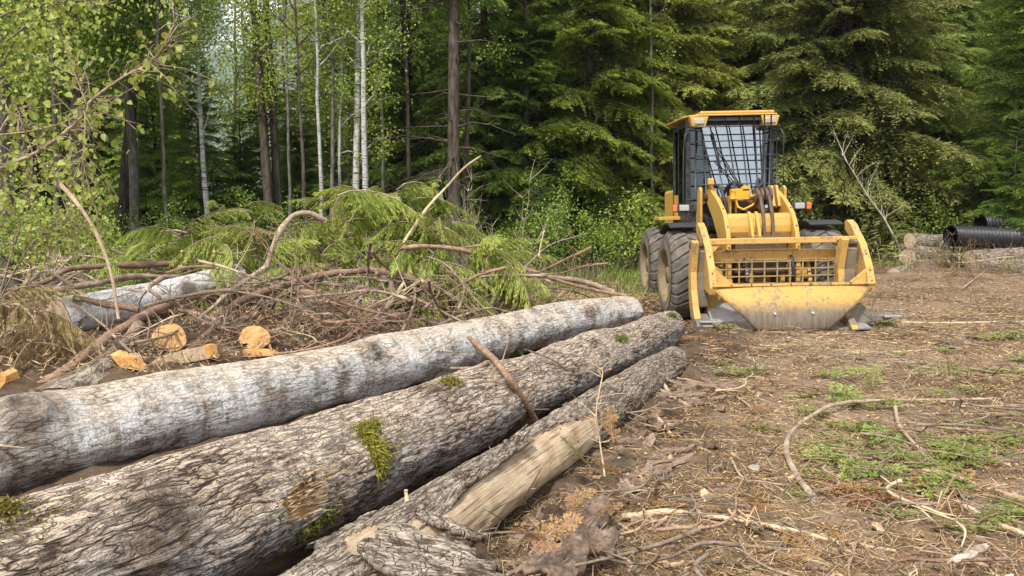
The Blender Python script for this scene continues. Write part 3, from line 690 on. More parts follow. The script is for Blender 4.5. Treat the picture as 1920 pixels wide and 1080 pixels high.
M['log_grey'] = bark_log('silver_log_bark', (.17, .13, .098), (.42, .35, .28), (.74, .74, .73), (.055, .038, .027), (.52, .41, .30), 7, 24, 1.0, .8, True, .007, .8)
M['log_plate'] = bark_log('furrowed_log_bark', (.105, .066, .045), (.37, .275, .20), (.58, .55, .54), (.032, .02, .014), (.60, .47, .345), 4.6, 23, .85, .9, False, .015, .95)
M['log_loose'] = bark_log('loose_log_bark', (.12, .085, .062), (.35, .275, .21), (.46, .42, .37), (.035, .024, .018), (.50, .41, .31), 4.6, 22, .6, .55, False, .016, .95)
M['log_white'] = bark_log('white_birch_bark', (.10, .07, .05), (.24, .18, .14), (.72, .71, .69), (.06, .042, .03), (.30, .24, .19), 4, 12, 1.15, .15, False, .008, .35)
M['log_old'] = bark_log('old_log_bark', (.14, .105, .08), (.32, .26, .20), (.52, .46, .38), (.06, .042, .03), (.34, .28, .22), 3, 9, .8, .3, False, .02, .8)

def log_mesh(name, p0, p1, r0, r1, mat, label, group, du=.014, dv=.012, bend=0.0, sag=0.0, feats=(), bare=None, seed=0, cut='cut', wob=.02, extra_parts=True, cat='log'):
    p0, p1 = np.array(p0, float), np.array(p1, float); L = np.linalg.norm(p1 - p0); T = (p1 - p0) / L
    S = norm(np.cross(T, UPV)); U = np.cross(S, T)
    nu = int(L / du) + 1; nv = int(2 * math.pi * max(r0, r1) / dv) + 1
    u = np.linspace(0, L, nu)[:, None]; th = np.linspace(-math.pi, math.pi, nv)[None]    # th=0 is the top, +th towards S (right of travel)
    r = r0 + (r1 - r0) * u / L; v = th * (r0 + r1) / 2; uu = u + 0 * th; vv = v + 0 * u
    cx = bend * np.sin(math.pi * u / L) + wob * vnoise(u * .8, 0 * u + seed, 0, seed); cz = sag * np.sin(math.pi * u / L) + wob * vnoise(u * .7, 0 * u + 3, 0, seed + 1)
    px_, py_ = np.cos(th), np.sin(th)
    dr = .022 * fbm(uu * 1.5, px_ * 1.2 + 0 * u, py_ * 1.2 + 0 * u, seed, 3) * r0 / .25
    kn = np.zeros_like(uu); ba = np.zeros_like(uu); fr = np.zeros_like(uu)
    for (fu, fv, su_, sv_, h, kind) in feats:
        e = ((uu - fu) / su_) ** 2 + ((vv - fv) / sv_) ** 2; gsn = np.exp(-e)
        if kind == 'knot':
            ring = np.sqrt(e); dr = dr + h * gsn - h * .6 * np.exp(-e * 7) + h * .12 * np.cos(ring * 11) * gsn; kn = np.maximum(kn, gsn ** .7)
        elif kind == 'dark': kn = np.maximum(kn, .9 * gsn); dr = dr + h * gsn
        elif kind == 'fresh':
            m = sstep(1.3, .95, e + .8 * fbm(uu * 9, vv * 30, 0, 5, 4)); ba = np.maximum(ba, m); fr = np.maximum(fr, m)
    if bare is not None: ba = np.maximum(ba, bare(uu, vv))
    dr = dr - .022 * sstep(.35, .65, ba) * (1 + 0 * uu)
    R = r + dr
    P = p0 + T * u[..., None] + S * (cx + R * np.sin(th))[..., None] + U * (cz + R * np.cos(th))[..., None]
    mb = MB(); i = np.arange(nu - 1)[:, None] * nv; j = np.arange(nv - 1)[None]
    mb.add(P.reshape(-1, 3), np.stack([i + j, i + j + 1, i + nv + j + 1, i + nv + j], -1).reshape(-1, 4),
           dict(lu=uu.ravel() + seed * 3.1, lv=vv.ravel(), knot=kn.ravel(), bare=ba.ravel(), fresh=fr.ravel()), smooth=True)
    root = empty(name, tuple((p0 + p1) / 2), label, cat, group)
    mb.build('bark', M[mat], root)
    for e_, rr_ in ((0, r0), (nu - 1, r1)):
        ring = P[e_]; cen = ring.mean(0); k = 5; rows = [cen + (ring - cen) * f for f in np.linspace(.99, .02, k)]
        V = np.concatenate(rows); i = np.arange(k - 1)[:, None] * nv; j = np.arange(nv - 1)[None]
        c = MB(); c.add(V + T * (.004 if e_ else -.004), np.stack([i + j, i + j + 1, i + nv + j + 1, i + nv + j], -1).reshape(-1, 4), dict(rad=np.repeat(np.linspace(1, 0, k), nv)))
        c.build('cut_end', M[cut], root)
    def pt(fu, fv, off=0.0):
        rr = np.interp(fu, [0, L], [r0, r1]); a = fv / ((r0 + r1) / 2)
        iu = int(np.clip(fu / L * (nu - 1), 0, nu - 1)); iv = int(np.clip((a + math.pi) / (2 * math.pi) * (nv - 1), 0, nv - 1))
        o = (S * math.sin(a) + U * math.cos(a)); return P[iu, iv] + o * off, o
    return root, pt, (T, S, U, L)
def log_from(Y0, c0, r0, Y1, c1, r1): return at(*c0, Y0), at(*c1, Y1)
gL = 'big felled logs in the foreground'
# back log (silver), middle log (furrowed), lowest log (loose bark)
def ext(a, b, Y): a = Vector(a); b = Vector(b); return a + (b - a) * ((Y - a.y) / (b.y - a.y))
A0, A1 = Vector((-3.0, 4.7, .205)), Vector((1.56, 10.7, .31))
A0x = ext(A0, A1, 2.9)
LA = (A1 - A0x).length
uA = lambda Y: (Y - A0x.y) / (A1.y - A0x.y) * LA
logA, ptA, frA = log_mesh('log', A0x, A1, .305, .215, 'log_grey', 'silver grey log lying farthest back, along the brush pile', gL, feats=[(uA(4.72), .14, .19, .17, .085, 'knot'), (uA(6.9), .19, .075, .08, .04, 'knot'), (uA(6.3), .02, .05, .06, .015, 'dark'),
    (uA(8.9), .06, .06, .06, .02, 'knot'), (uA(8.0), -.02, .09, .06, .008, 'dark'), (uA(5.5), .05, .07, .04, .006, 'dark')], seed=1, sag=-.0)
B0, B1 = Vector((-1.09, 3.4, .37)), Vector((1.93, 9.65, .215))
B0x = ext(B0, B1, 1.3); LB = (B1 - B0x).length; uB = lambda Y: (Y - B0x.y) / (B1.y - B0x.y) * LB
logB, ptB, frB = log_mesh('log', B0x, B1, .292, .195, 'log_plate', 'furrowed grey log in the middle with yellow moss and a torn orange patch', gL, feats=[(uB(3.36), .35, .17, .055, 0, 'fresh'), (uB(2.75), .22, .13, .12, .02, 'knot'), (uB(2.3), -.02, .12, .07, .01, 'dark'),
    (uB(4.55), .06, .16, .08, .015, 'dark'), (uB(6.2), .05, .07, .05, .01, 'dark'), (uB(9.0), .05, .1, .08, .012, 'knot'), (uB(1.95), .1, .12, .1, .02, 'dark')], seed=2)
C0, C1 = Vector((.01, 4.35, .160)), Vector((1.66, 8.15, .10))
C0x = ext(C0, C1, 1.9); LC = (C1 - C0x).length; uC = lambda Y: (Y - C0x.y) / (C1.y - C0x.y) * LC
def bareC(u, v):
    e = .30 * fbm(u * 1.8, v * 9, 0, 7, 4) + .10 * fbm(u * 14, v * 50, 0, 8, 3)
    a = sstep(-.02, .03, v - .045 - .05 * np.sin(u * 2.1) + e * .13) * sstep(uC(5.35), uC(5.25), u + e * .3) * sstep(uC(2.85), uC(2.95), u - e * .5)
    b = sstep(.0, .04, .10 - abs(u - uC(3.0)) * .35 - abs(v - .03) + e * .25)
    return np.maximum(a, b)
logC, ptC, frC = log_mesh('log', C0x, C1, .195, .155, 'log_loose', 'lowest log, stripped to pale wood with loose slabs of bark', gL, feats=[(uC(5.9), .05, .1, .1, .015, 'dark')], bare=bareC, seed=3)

# moss on the logs: clumps of tiny fronds, a part of the log
M['moss'] = foliage_mat('moss', (.12, .10, .012), (.24, .205, .025), (.40, .35, .055), .35, 20)
M['moss_dark'] = foliage_mat('dark_moss', (.06, .07, .01), (.13, .14, .02), (.24, .23, .04), .35, 20)
def moss(pt, root, cu, cv, su_, sv_, n, seed, mat='moss', thick=.03, l=.022):
    rg = np.random.default_rng(seed); Q = []; 
    us = cu + su_ * rg.normal(0, .45, n); vs = cv + sv_ * rg.normal(0, .45, n)
    k = fbm(us * 14, vs * 14, 0, seed, 3) > -.35
    for a, b in zip(us[k], vs[k]):
        p, o = pt(a, b, rg.uniform(0, thick)); d = norm(o * rg.uniform(0, .8) + rg.normal(0, .5, 3) + np.array([0, 0, -.7])); nn = norm(rg.normal(0, 1, 3))
        Q.append(diamonds(p[None], d[None], np.array([l * rg.uniform(.5, 1.5)]), np.array([.0035]), nn[None], rg)[0])
    mb = MB(); quads_into(mb, np.array(Q), rg.random(len(Q))); mb.build('moss', M[mat], root, kind='stuff')
moss(ptB, logB, uB(3.9), .16, .09, .03, 1100, 1); moss(ptB, logB, uB(3.84), .27, .040, .10, 3000, 2, thick=.045, l=.03); moss(ptB, logB, uB(3.42), .46, .15, .05, 1500, 3, 'moss_dark')
moss(ptB, logB, uB(3.95), .22, .22, .16, 700, 14, thick=.01, l=.014); moss(ptB, logB, uB(3.4), .3, .35, .14, 700, 15, thick=.01, l=.014); moss(ptB, logB, uB(2.4), .05, .3, .15, 700, 16, thick=.01, l=.014)
moss(ptB, logB, uB(4.75), .07, .08, .06, 600, 4, 'moss'); moss(ptB, logB, uB(2.35), .02, .10, .07, 900, 5, 'moss'); moss(ptB, logB, uB(7.5), .19, .16, .06, 900, 6, 'moss_dark'); moss(ptB, logB, uB(9.4), .12, .12, .06, 700, 7, 'moss_dark')

rgs = np.random.default_rng(9); Q = []
for i in range(150):
    fu = uB(3.36) + rgs.normal(.06, .10); p, o = ptB(fu, .35 + rgs.normal(.0, .045), rgs.uniform(.002, .02)); d = norm(frB[0] * (1 if rgs.random() < .7 else -1) + o * rgs.uniform(0, .35) + rgs.normal(0, .12, 3))
    Q.append(diamonds(p[None], d[None], np.array([rgs.uniform(.03, .10)]), np.array([rgs.uniform(.002, .006)]), norm(o + rgs.normal(0, .4, 3))[None], rgs)[0])
mb = MB(); quads_into(mb, np.array(Q), rgs.random(len(Q))); mb.build('torn_wood', M['chip'], logB, kind='stuff')
# slabs of loose bark: thick broken plates
def bark_slab(P0, U_, V_, N_, lu_, lv_, seed, label, mat='log_loose', thick=.022, curl=.05, rough=.012, name='bark_slab', group='loose bark slabs by the logs', parent=None, edge=.32):
    """plate spanned by U_ (length lu_) and V_ (width lv_); N_ outward; broken outline, real thickness"""
    U_, V_, N_ = [norm(np.array(a, float)) for a in (U_, V_, N_)]
    nu, nv = max(10, int(lu_ / .008)), max(8, int(lv_ / .008)); a = np.linspace(0, 1, nu)[:, None]; b = np.linspace(-.5, .5, nv)[None]
    w = 1 - edge * (abs(fbm(a * 4, 0 * a + seed, 0, seed, 3))); off = .15 * fbm(a * 2.2, 0 * a + 9, 0, seed, 3)
    bb = b * w + off; aa = a * (1 - .12 * abs(fbm(b * 6, 0 * b, 0, seed + 3, 2))) + .10 * fbm(b * 5, 0 * b, 0, seed + 5, 2)
    h = -curl * (bb * 2) ** 2 * lv_ * 4 + rough * fbm(aa * lu_ * 9, bb * lv_ * 34, 0, seed + 7, 4)
    P0 = np.array(P0, float); top = P0 + U_ * (aa * lu_)[..., None] + V_ * (bb * lv_)[..., None] + N_ * h[..., None]
    bot = top - N_ * thick
    V = np.concatenate([top.reshape(-1, 3), bot.reshape(-1, 3)]); n = nu * nv
    i = np.arange(nu - 1)[:, None] * nv; j = np.arange(nv - 1)[None]; F = np.stack([i + j, i + nv + j, i + nv + j + 1, i + j + 1], -1).reshape(-1, 4)
    rim = np.concatenate([np.arange(nv), np.arange(1, nu) * nv + nv - 1, (nu - 1) * nv + np.arange(nv - 2, -1, -1), np.arange(nu - 2, 0, -1) * nv]); r2 = np.roll(rim, -1)
    FR = np.stack([rim, r2, r2 + n, rim + n], -1)
    mb = MB(); at_lu = np.tile((aa * lu_ + 0 * bb).ravel(), 2) + seed; at_lv = np.tile((bb * lv_ + 0 * aa).ravel(), 2) + seed * .7
    mb.add(V, [F, F[:, ::-1] + n, FR], dict(lu=at_lu, lv=at_lv), smooth=True)
    return mb.build(name, M[mat], parent, label=label if parent is None else None, cat='bark' if parent is None else None, group=group if parent is None else None)
p, o = ptC(uC(5.05), .02, .02); T_ = frC[0]
bark_slab(p, T_, np.cross(o, T_), o, .42, .17, 11, None, parent=logC, curl=.04, thick=.018)
p, o = ptC(uC(2.75), -.02, .05)
# ------------------------------------------------------------------ sticks and branches
def smooth_pts(P, n=6):
    P = [np.array(p, float) for p in P]
    if len(P) < 3: n = 8
    out = []; Q = [2 * P[0] - P[1]] + P + [2 * P[-1] - P[-2]]
    for i in range(1, len(Q) - 2):
        for t in np.linspace(0, 1, n, endpoint=False):
            a, b, c, d = Q[i - 1], Q[i], Q[i + 1], Q[i + 2]
            out.append(.5 * ((2 * b) + (c - a) * t + (2 * a - 5 * b + 4 * c - d) * t * t + (3 * b - a - 3 * c + d) * t ** 3))
    out.append(P[-1]); return np.array(out)
_sd = [100]
def stick(P, r0, r1, mat, label, group=None, name='stick', cat='stick', twigs=0, parent=None, jit=.07, forks=True, tl=1.0):
    _sd[0] += 1; rg = np.random.default_rng(_sd[0])
    S = smooth_pts(P); k = len(S)
    S = S + rg.normal(0, jit * (r0 + r1) / 2, S.shape)
    rad = np.linspace(r0, r1, k) * (1 + .13 * np.interp(np.arange(k), np.arange(0, k + 3, 3), rg.normal(0, 1, len(np.arange(0, k + 3, 3))))).clip(.72, 1.35) * .88
    mb = MB(); mb.tube(S, rad, 9 if r0 > .012 else 6)
    for q in range(twigs):
        i = rg.integers(1, k - 1); d = norm(S[min(i + 1, k - 1)] - S[i - 1]); dd = norm(d * .6 + rg.normal(0, .6, 3) + np.array([0, 0, .15])); l = rg.uniform(.08, .35) * tl
        B = [S[i], S[i] + dd * l * .5 + rg.normal(0, .02, 3), S[i] + dd * l + rg.normal(0, .05, 3)]
        mb.tube(B, [min(.006, rad[i] * .5), .004, .002], 4, caps=False)
    for q in range(1 if r0 > .02 and forks else 0):      # snapped side stub
        i = rg.integers(k // 3, k - 2); dd = norm(norm(S[i + 1] - S[i]) * .5 + rg.normal(0, .7, 3)); mb.tube([S[i], S[i] + dd * (rad[i] + .05)], [rad[i] * .45, rad[i] * .3], 6)
    return mb.build(name, M[mat], parent, label=label, cat=cat, group=group)
def G(px, py, h=.015):
    p = on_ground(px, py, 0); return np.array([p.x, p.y, tz(p.x, p.y) + h])
gS = 'sticks lying on the open soil'
def gstick(pp, r0, r1, mat, label, **k):
    P = []
    for q in pp: P.append(G(q[0], q[1], (q[2] if len(q) > 2 else 0) + r0 * .8))
    return stick(P, r0, r1, mat, label, gS, **k)
gstick([(1528, 950), (1490, 898), (1474, 850), (1492, 808), (1560, 782, .05), (1640, 768, .04), (1720, 758), (1860, 757)], .027, .009, 'stick', 'curved grey branch bent like a hook, peeled pale at its near end', forks=False)
gstick([(1165, 975), (1250, 970), (1340, 982), (1440, 998), (1560, 1018), (1680, 1040)], .021, .010, 'peeled', 'long pale peeled stick lying across the near soil')
gstick([(1130, 1040), (1200, 1036), (1290, 1032), (1400, 1028), (1500, 1035)], .012, .006, 'stick_grey', 'thin grey stick nearest the bottom edge, below the long pale stick')
gstick([(1370, 870), (1395, 905), (1460, 925), (1500, 955), (1550, 1000), (1590, 1050)], .009, .006, 'peeled', 'crooked thin root running down from the hook shaped branch')
gstick([(1678, 780, .04), (1685, 815, .05), (1715, 850, .04), (1760, 885), (1790, 905)], .016, .010, 'peeled', 'short bent peeled branch on the green cedar sprays')
gstick([(1690, 888), (1760, 895), (1830, 912), (1920, 940), (1990, 955)], .022, .02, 'stick_red', 'brown branch leaving the picture at the right edge among green sprays')
gstick([(1800, 955), (1850, 985), (1920, 1020), (2000, 1060)], .018, .015, 'peeled', 'pale branch crossing the lower right corner')
gstick([(1205, 716, .04), (1290, 722, .03), (1370, 745), (1430, 782)], .013, .006, 'peeled', 'thin pale bent stick arching away from the lowest log')
gstick([(1192, 731), (1240, 745), (1300, 775)], .024, .018, 'stick', 'short grey brown stick lying next to the lowest log')
gstick([(1228, 720, .06), (1255, 748)], .02, .017, 'peeled', 'stubby pale stick propped against the short grey brown stick')
gstick([(1185, 793), (1220, 760), (1255, 745)], .012, .006, 'stick', 'crooked dark twig at the side of the lowest log')
gstick([(1135, 835), (1165, 795)], .021, .016, 'stick', 'short weathered stick leaning against the lowest log side')
gstick([(1230, 790), (1262, 822)], .022, .012, 'chip', 'short splinter of pale wood on the dark soil')
gstick([(1560, 722), (1650, 720), (1755, 712), (1760, 690, .06)], .010, .009, 'stick_grey', 'long straight far stick with an upturned end')
gstick([(1770, 650), (1810, 660), (1825, 672)], .018, .022, 'stick_grey', 'short dark branch with a thick broken end on the far soil')
gstick([(1580, 662), (1680, 660), (1760, 656)], .014, .009, 'peeled', 'straight pale stick in the middle distance of the soil')
gstick([(1690, 608), (1800, 612), (1920, 610), (1990, 612)], .018, .013, 'peeled', 'long pale pole lying level at the far right')
gstick([(1570, 612), (1650, 616), (1720, 628), (1780, 632)], .016, .008, 'stick_grey', 'grey stick just in front of the right grapple foot')
gstick([(1395, 630), (1450, 626), (1520, 632), (1600, 628)], .013, .007, 'stick', 'thin stick lying along the foot of the grapple plate')
gstick([(1720, 783), (1800, 782), (1930, 785)], .009, .007, 'stick_grey', 'thin straight grey stick behind the green cedar sprays')
gstick([(1610, 690), (1560, 700), (1510, 722)], .008, .005, 'stick', 'thin twig in the middle of the soil behind the green tuft')
gstick([(1650, 990), (1740, 930), (1790, 900)], .008, .004, 'peeled', 'thin straight twig pointing at the right hand green sprays')
gstick([(1745, 1000), (1790, 1010), (1850, 1020), (1910, 1070)], .012, .008, 'stick_grey', 'grey twig under the slab of pale bark in the lower right')
gstick([(1205, 1005), (1225, 990), (1250, 975)], .014, .01, 'stick', 'dark stub crossing the long pale stick at its left')
gstick([(1400, 1070), (1450, 1040), (1480, 1005)], .012, .007, 'stick', 'dark twig crossing beneath the long pale stick')
gstick([(1480, 1045), (1540, 1060), (1600, 1100)], .012, .010, 'peeled', 'pale twig at the very bottom edge of the soil')
gstick([(1290, 845), (1320, 850), (1350, 868)], .008, .005, 'peeled', 'short pale twig on the darkest soil')
gstick([(1196, 862, .0), (1200, 880), (1205, 910)], .006, .005, 'peeled', 'tiny upright looking pale twig on the dark soil by the logs')
gstick([(1400, 870), (1440, 868), (1480, 885), (1440, 900)], .007, .005, 'stick', 'small curled twig left of the hook shaped branch')
gstick([(1540, 1000), (1530, 960), (1500, 930)], .008, .005, 'stick', 'twig by the near tip of the hook shaped branch')
gstick([(1800, 545), (1860, 520), (1925, 500)], .02, .012, 'stick', 'thin branch leaning on the bank below the grey logs')

# copies of twigs over the soil
proto = []
rg = np.random.default_rng(4)
for k, (m_, l) in enumerate([('stick', .26), ('stick', .2), ('stick_grey', .3), ('stick_red', .26), ('dry', .16)]):
    if m_ == 'dry': m_ = 'chip'
    P = [np.array([(u - .5) * l, .05 * math.sin(u * 5 + k) * l * 2, .012 + .02 * u]) for u in np.linspace(0, 1, 5)]
    proto.append(stick(P, .006, .0028, m_, 'thin brown twig among many strewn over the trodden soil', 'twigs strewn over the soil', 'twig', 'twig', twigs=3, tl=.4))
x, y = scatter(520); n = 0
for i, (a, b) in enumerate(zip(x, y)):
    if n >= 255: break
    s = proto[i % 5]; n += 1
    if n <= 5: s.location = (a, b, tz(a, b) + .01); s.rotation_euler = (0, 0, rg.uniform(0, 6.3)); continue
    copy_thing(s, (a, b, tz(a, b) + .008), rg.uniform(0, 6.3), rg.uniform(.5, 1.6), rx=rg.normal(0, .08), ry=rg.normal(0, .08))

gl_ = 'thin branches lying on the soil'; lp = []
for k in range(5):
    l = .75; P = [np.array([(u - .5) * l, .09 * math.sin(u * (3 + k) + k), .014 + .03 * abs(math.sin(u * 3 + k))]) for u in np.linspace(0, 1, 6)]
    lp.append(stick(P, .0105, .004, ['stick', 'stick_grey', 'stick_red', 'peeled', 'stick'][k], 'thin crooked branch, one of many lying on the trodden soil', gl_, 'branch', 'branch', twigs=6, tl=.5))
x, y = scatter(260)
for i, (a, b) in enumerate(list(zip(x, y))[:130]):
    if i < 5: lp[i].location = (a, b, tz(a, b) + .01); lp[i].rotation_euler = (0, 0, rg.uniform(0, 6.3)); continue
    copy_thing(lp[i % 5], (a, b, tz(a, b) + .008), rg.uniform(0, 6.3), rg.uniform(.4, 1.25))

# wood chips and bark flakes lying about
def chunk(name, size, mat, label, cat, group, seed):
    rg = np.random.default_rng(seed); l, w, h = size; k = 9
    a = np.linspace(-.5, .5, k); pr = w * (.5 - abs(a) ** 2.2 * 1.5) * rg.uniform(.6, 1.2, k); pr[0] = pr[-1] = w * .06
    top = [(l * u, p, h * rg.uniform(.6, 1.1)) for u, p in zip(a, pr)]; bot = [(l * u, -p * rg.uniform(.7, 1.2), h * rg.uniform(.5, 1)) for u, p in zip(a, pr)]
    V = np.array(top + bot + [(x_, y_, 0) for x_, y_, z_ in top] + [(x_, y_, 0) for x_, y_, z_ in bot])
    F = []
    for i in range(k - 1): F += [(i, k + i, k + i + 1, i + 1), (2 * k + i, 2 * k + i + 1, 3 * k + i + 1, 3 * k + i), (i, i + 1, 2 * k + i + 1, 2 * k + i), (k + i, 3 * k + i, 3 * k + i + 1, k + i + 1)]
    return MB().add(V, np.array(F)).build(name, M[mat], label=label, cat=cat, group=group, origin=(0, 0, 0))
pc = [chunk('wood_chip', (.12, .03, .010), 'chip', 'pale split wood chip, one of many scattered over the trodden soil', 'wood chip', 'wood chips on the soil', 1), chunk('wood_chip', (.08, .035, .012), 'peeled', 'pale split wood chip, one of many scattered over the trodden soil', 'wood chip', 'wood chips on the soil', 2),
      chunk('bark_flake', (.10, .05, .010), 'bark_chip', 'dark brown bark flake, one of many scattered over the trodden soil', 'bark flake', 'bark flakes on the soil', 3), chunk('bark_flake', (.15, .04, .012), 'bark_chip', 'dark brown bark flake, one of many scattered over the trodden soil', 'bark flake', 'bark flakes on the soil', 4)]
x, y = scatter(620)
yy_ = rg.uniform(3.0, 7.5, 150); x = np.concatenate([-.28 + (yy_ - 3.1) * .44 + abs(rg.normal(0, .3, 150)), x]); y = np.concatenate([yy_, y])
for i, (a, b) in enumerate(list(zip(x, y))[:440]):
    s = pc[i % 4 if i > 150 or i < 4 else 2 + i % 2]
    if i < 4: s.location = (a, b, tz(a, b) + .008); continue
    copy_thing(s, (a, b, tz(a, b) + .012), rg.uniform(0, 6.3), rg.uniform(.5, 1.4) * (1.5 if i < 150 else 1), rx=rg.normal(0, .15), ry=rg.normal(0, .15))

# ------------------------------------------------------------------ cedar sprays on the soil
FL = [make_bough(.42, 'flat', 50 + i, .026, .014, .036, .0058) for i in range(3)]
def spray_mesh(T, name, mat, label, cat, group, wood='stick_red', origin=(0, 0, 0), sub=None):
    root = empty(name, (0, 0, 0), label, cat, group)
    q = MB(); quads_into(q, T['Q'], T['v']); q.build('foliage', M[mat], root)
    w = MB().tube(T['ax'], np.linspace(.006 + .006 * T['L'], .002, len(T['ax'])), 5); w.build('stem', M[wood], root)
    return root
gG, gO = 'green cedar sprays on the soil', 'dry orange cedar sprays on the soil'
M['fallen_green'] = foliage_mat('fallen_cedar_leaves', (.10, .12, .025), (.22, .27, .055), (.42, .44, .14), .35, 5)
SG = [spray_mesh(T, 'cedar_spray', 'fallen_green', 'green cedar spray', 'cedar spray', gG) for T in FL]
SO = [spray_mesh(T, 'cedar_spray', 'dry', 'dry spray', 'cedar spray', gO) for T in FL[:2]]
used = set()
def spray(kind, px, py, rz, sc, label, h=.035):
    lst = SG if kind == 'g' else SO; i = rg.integers(len(lst)); p = G(px, py, h); key = (kind, i)
    if key not in used: used.add(key); o = lst[i]; o.location = p; o.rotation_euler = (rg.normal(0, .12), rg.normal(0, .1), rz); o.scale = (sc,) * 3; o['label'] = label; return
    copy_thing(lst[i], p, rz, sc, label, rx=rg.normal(0, .12), ry=rg.normal(0, .1))
for i in range(60):
    a, b = rg.normal(0, 1), rg.normal(0, 1); px, py = 1660 + 105 * a, 850 + 46 * b - .12 * 85 * a * 0
    spray('g', px, py, rg.uniform(0, 6.3), rg.uniform(.6, 1.15), 'green cedar spray in the dense heap right of the hook shaped branch')
for px, py, rz, sc, l in [(1790, 905, 4.0, 1.2, 'bright green spray drooping over the brown branch near the right edge'), (1845, 945, 5.0, 1.2, 'bright green spray between the brown branch and the pale branch at right'), (1830, 1000, .5, 1, 'small green spray above the pale bark slab at the lower right'), (1745, 1010, .2, .9, 'small green spray left of the pale bark slab'),
                          (1870, 855, 2.8, 1.2, 'dark green spray arching over the brown branch'), (1450, 705, 3.1, 1.3, 'green tuft of cedar in the middle of the soil, left end'), (1520, 715, .1, 1.3, 'green cedar spray right beside the tuft in the middle of the soil'), (1570, 730, .3, 1.2, 'green cedar spray under the long straight far stick'), (1640, 735, 1.2, 1, 'yellowish spray below the long straight far stick'),
                          (1820, 700, .2, 1.6, 'green cedar spray at right behind the far stick'), (1890, 690, .4, 1.7, 'green cedar spray at the right edge behind the far stick'), (1850, 710, 2.9, 1.5, 'low green cedar spray in front of the two at right'), (1650, 620, 1.0, 1.5, 'green spray by the right grapple foot'), (1600, 618, 2.2, 1.3, 'green spray touching the right end of the grapple plate'),
                          (1800, 640, 0, 1.5, 'green spray on the far soil at right'), (1880, 645, .8, 1.7, 'green fern like spray at the far right'), (1740, 625, 2, 1.3, 'green spray behind the grey stick by the grapple'), (1350, 625, 1, 1.3, 'green spray under the left grapple foot'), (1330, 690, .6, .9, 'tiny bright green spray near the end of the lowest log'), (1600, 775, 1.4, 1.3, 'upright looking green spray behind the hook shaped branch'),
                          (1560, 790, 1.8, 1.2, 'green spray touching the bend of the hook branch'), (1740, 800, .3, 1.3, 'dark green spray on the thin straight grey stick'), (1800, 815, .1, 1.3, 'green spray lying right of the dense heap'), (1870, 790, .2, 1.4, 'dark green spray at the right edge behind the heap'), (1860, 830, .1, 1.2, 'yellow green spray at right in front of the dark one'), (1500, 870, 0, .9, 'little green spray inside the bend of the hook branch'), (1105, 870, 1.5, 1.0, 'green spray in the dark hollow beside the stripped log')]:
    spray('g', px, py, rz, sc, l)
for i in range(34):
    spray('o', 1640 + 70 * rg.normal(), 915 + 18 * rg.normal(), rg.uniform(-.8, .2), rg.uniform(.6, 1.1), 'rust orange dry spray in the drift in front of the green heap', .02)
for i in range(14):
    spray('o', 1390 + 60 * rg.normal(), 970 + 30 * rg.normal(), rg.uniform(0, 6), rg.uniform(.3, .7), 'small rust coloured dry spray scattered around the long pale stick', .015)
for i in range(34):
    spray('o', rg.uniform(1180, 1900), rg.uniform(690, 1070), rg.uniform(0, 6), rg.uniform(.25, .6), 'small dry rust coloured spray among the many strewn over the open soil', .015)
for i in range(30):
    spray('g', rg.uniform(1500, 1930), rg.uniform(600, 760), rg.uniform(0, 6), rg.uniform(.5, 1.1), 'small green cedar scrap among the many strewn over the far soil at right', .02)
for i in range(12):
    spray('o', 1330 + 40 * rg.normal(), 640 + 16 * rg.normal(), rg.uniform(0, 6), rg.uniform(.6, 1.1), 'dry orange spray at the far end of the lowest log', .02)

# bark slabs at the lower centre and lower right
gk = 'loose bark slabs by the logs'
def slab_at(a, b, Y1, Y2, wid, seed, label, N=(.25, -.35, .9), mat='log_loose', **k):
    p, q = at(*a, Y1), at(*b, Y2); U_ = norm(np.array(q - p)); N_ = np.array(N, float); N_ = norm(N_ - U_ * np.dot(N_, U_)); V_ = np.cross(N_, U_)
    return bark_slab(p, U_, V_, N_, (q - p).length, wid, seed, label, mat, **k)
slab_at((700, 1000), (890, 1045), 2.9, 2.75, .20, 21, 'large broken slab of furrowed bark lying over the stripped log at the bottom', rough=.014, curl=.03)
slab_at((700, 1040), (960, 1085), 2.75, 2.55, .15, 22, 'lower slab of furrowed bark at the bottom edge', rough=.014, curl=.03)
slab_at((790, 960), (905, 1005), 3.25, 3.1, .045, 23, 'narrow dark splinter of bark standing off the stripped log', curl=.02)
slab_at((585, 1030), (740, 955), 2.95, 3.35, .06, 24, 'narrow strip of bark along the edge of the stripped log', N=(.4, -.4, .8))
slab_at((800, 960), (1000, 800), 3.3, 4.5, .085, 25, 'long ragged strip of bark along the top of the stripped log', N=(.3, -.4, .9), curl=.02)
slab_at((1000, 1075), (1130, 985), 2.9, 3.5, .20, 26, 'reddish brown shredded bark slab on the soil right of the stripped log', N=(.1, -.3, 1), mat='bark_chip', rough=.02)
slab_at((1060, 1000), (1150, 930), 3.3, 3.9, .14, 27, 'second reddish shredded bark piece behind the first one', N=(.1, -.3, 1), mat='bark_chip', rough=.02)
slab_at((1790, 1045), (1850, 1020), 3.9 * .62, 2.6, .035, 28, 'thin pale grey slab of bark in the lower right corner', N=(.0, -.2, 1), mat='old_wood', thick=.008)
# stub of a snapped branch on the stripped log
p, o = ptC(uC(3.35), -.03, 0)
stick([p - o * .01, p + o * .05], .015, .009, 'peeled', None, name='branch_stub', cat=None, parent=logC, forks=False)
p, o = ptA(uA(4.55), .30, 0); stick([p, p + np.array([.08, -.03, -.01]), p + np.array([.17, .0, -.03])], .010, .006, 'stick', None, name='branch_stub', cat=None, parent=logA, forks=False)

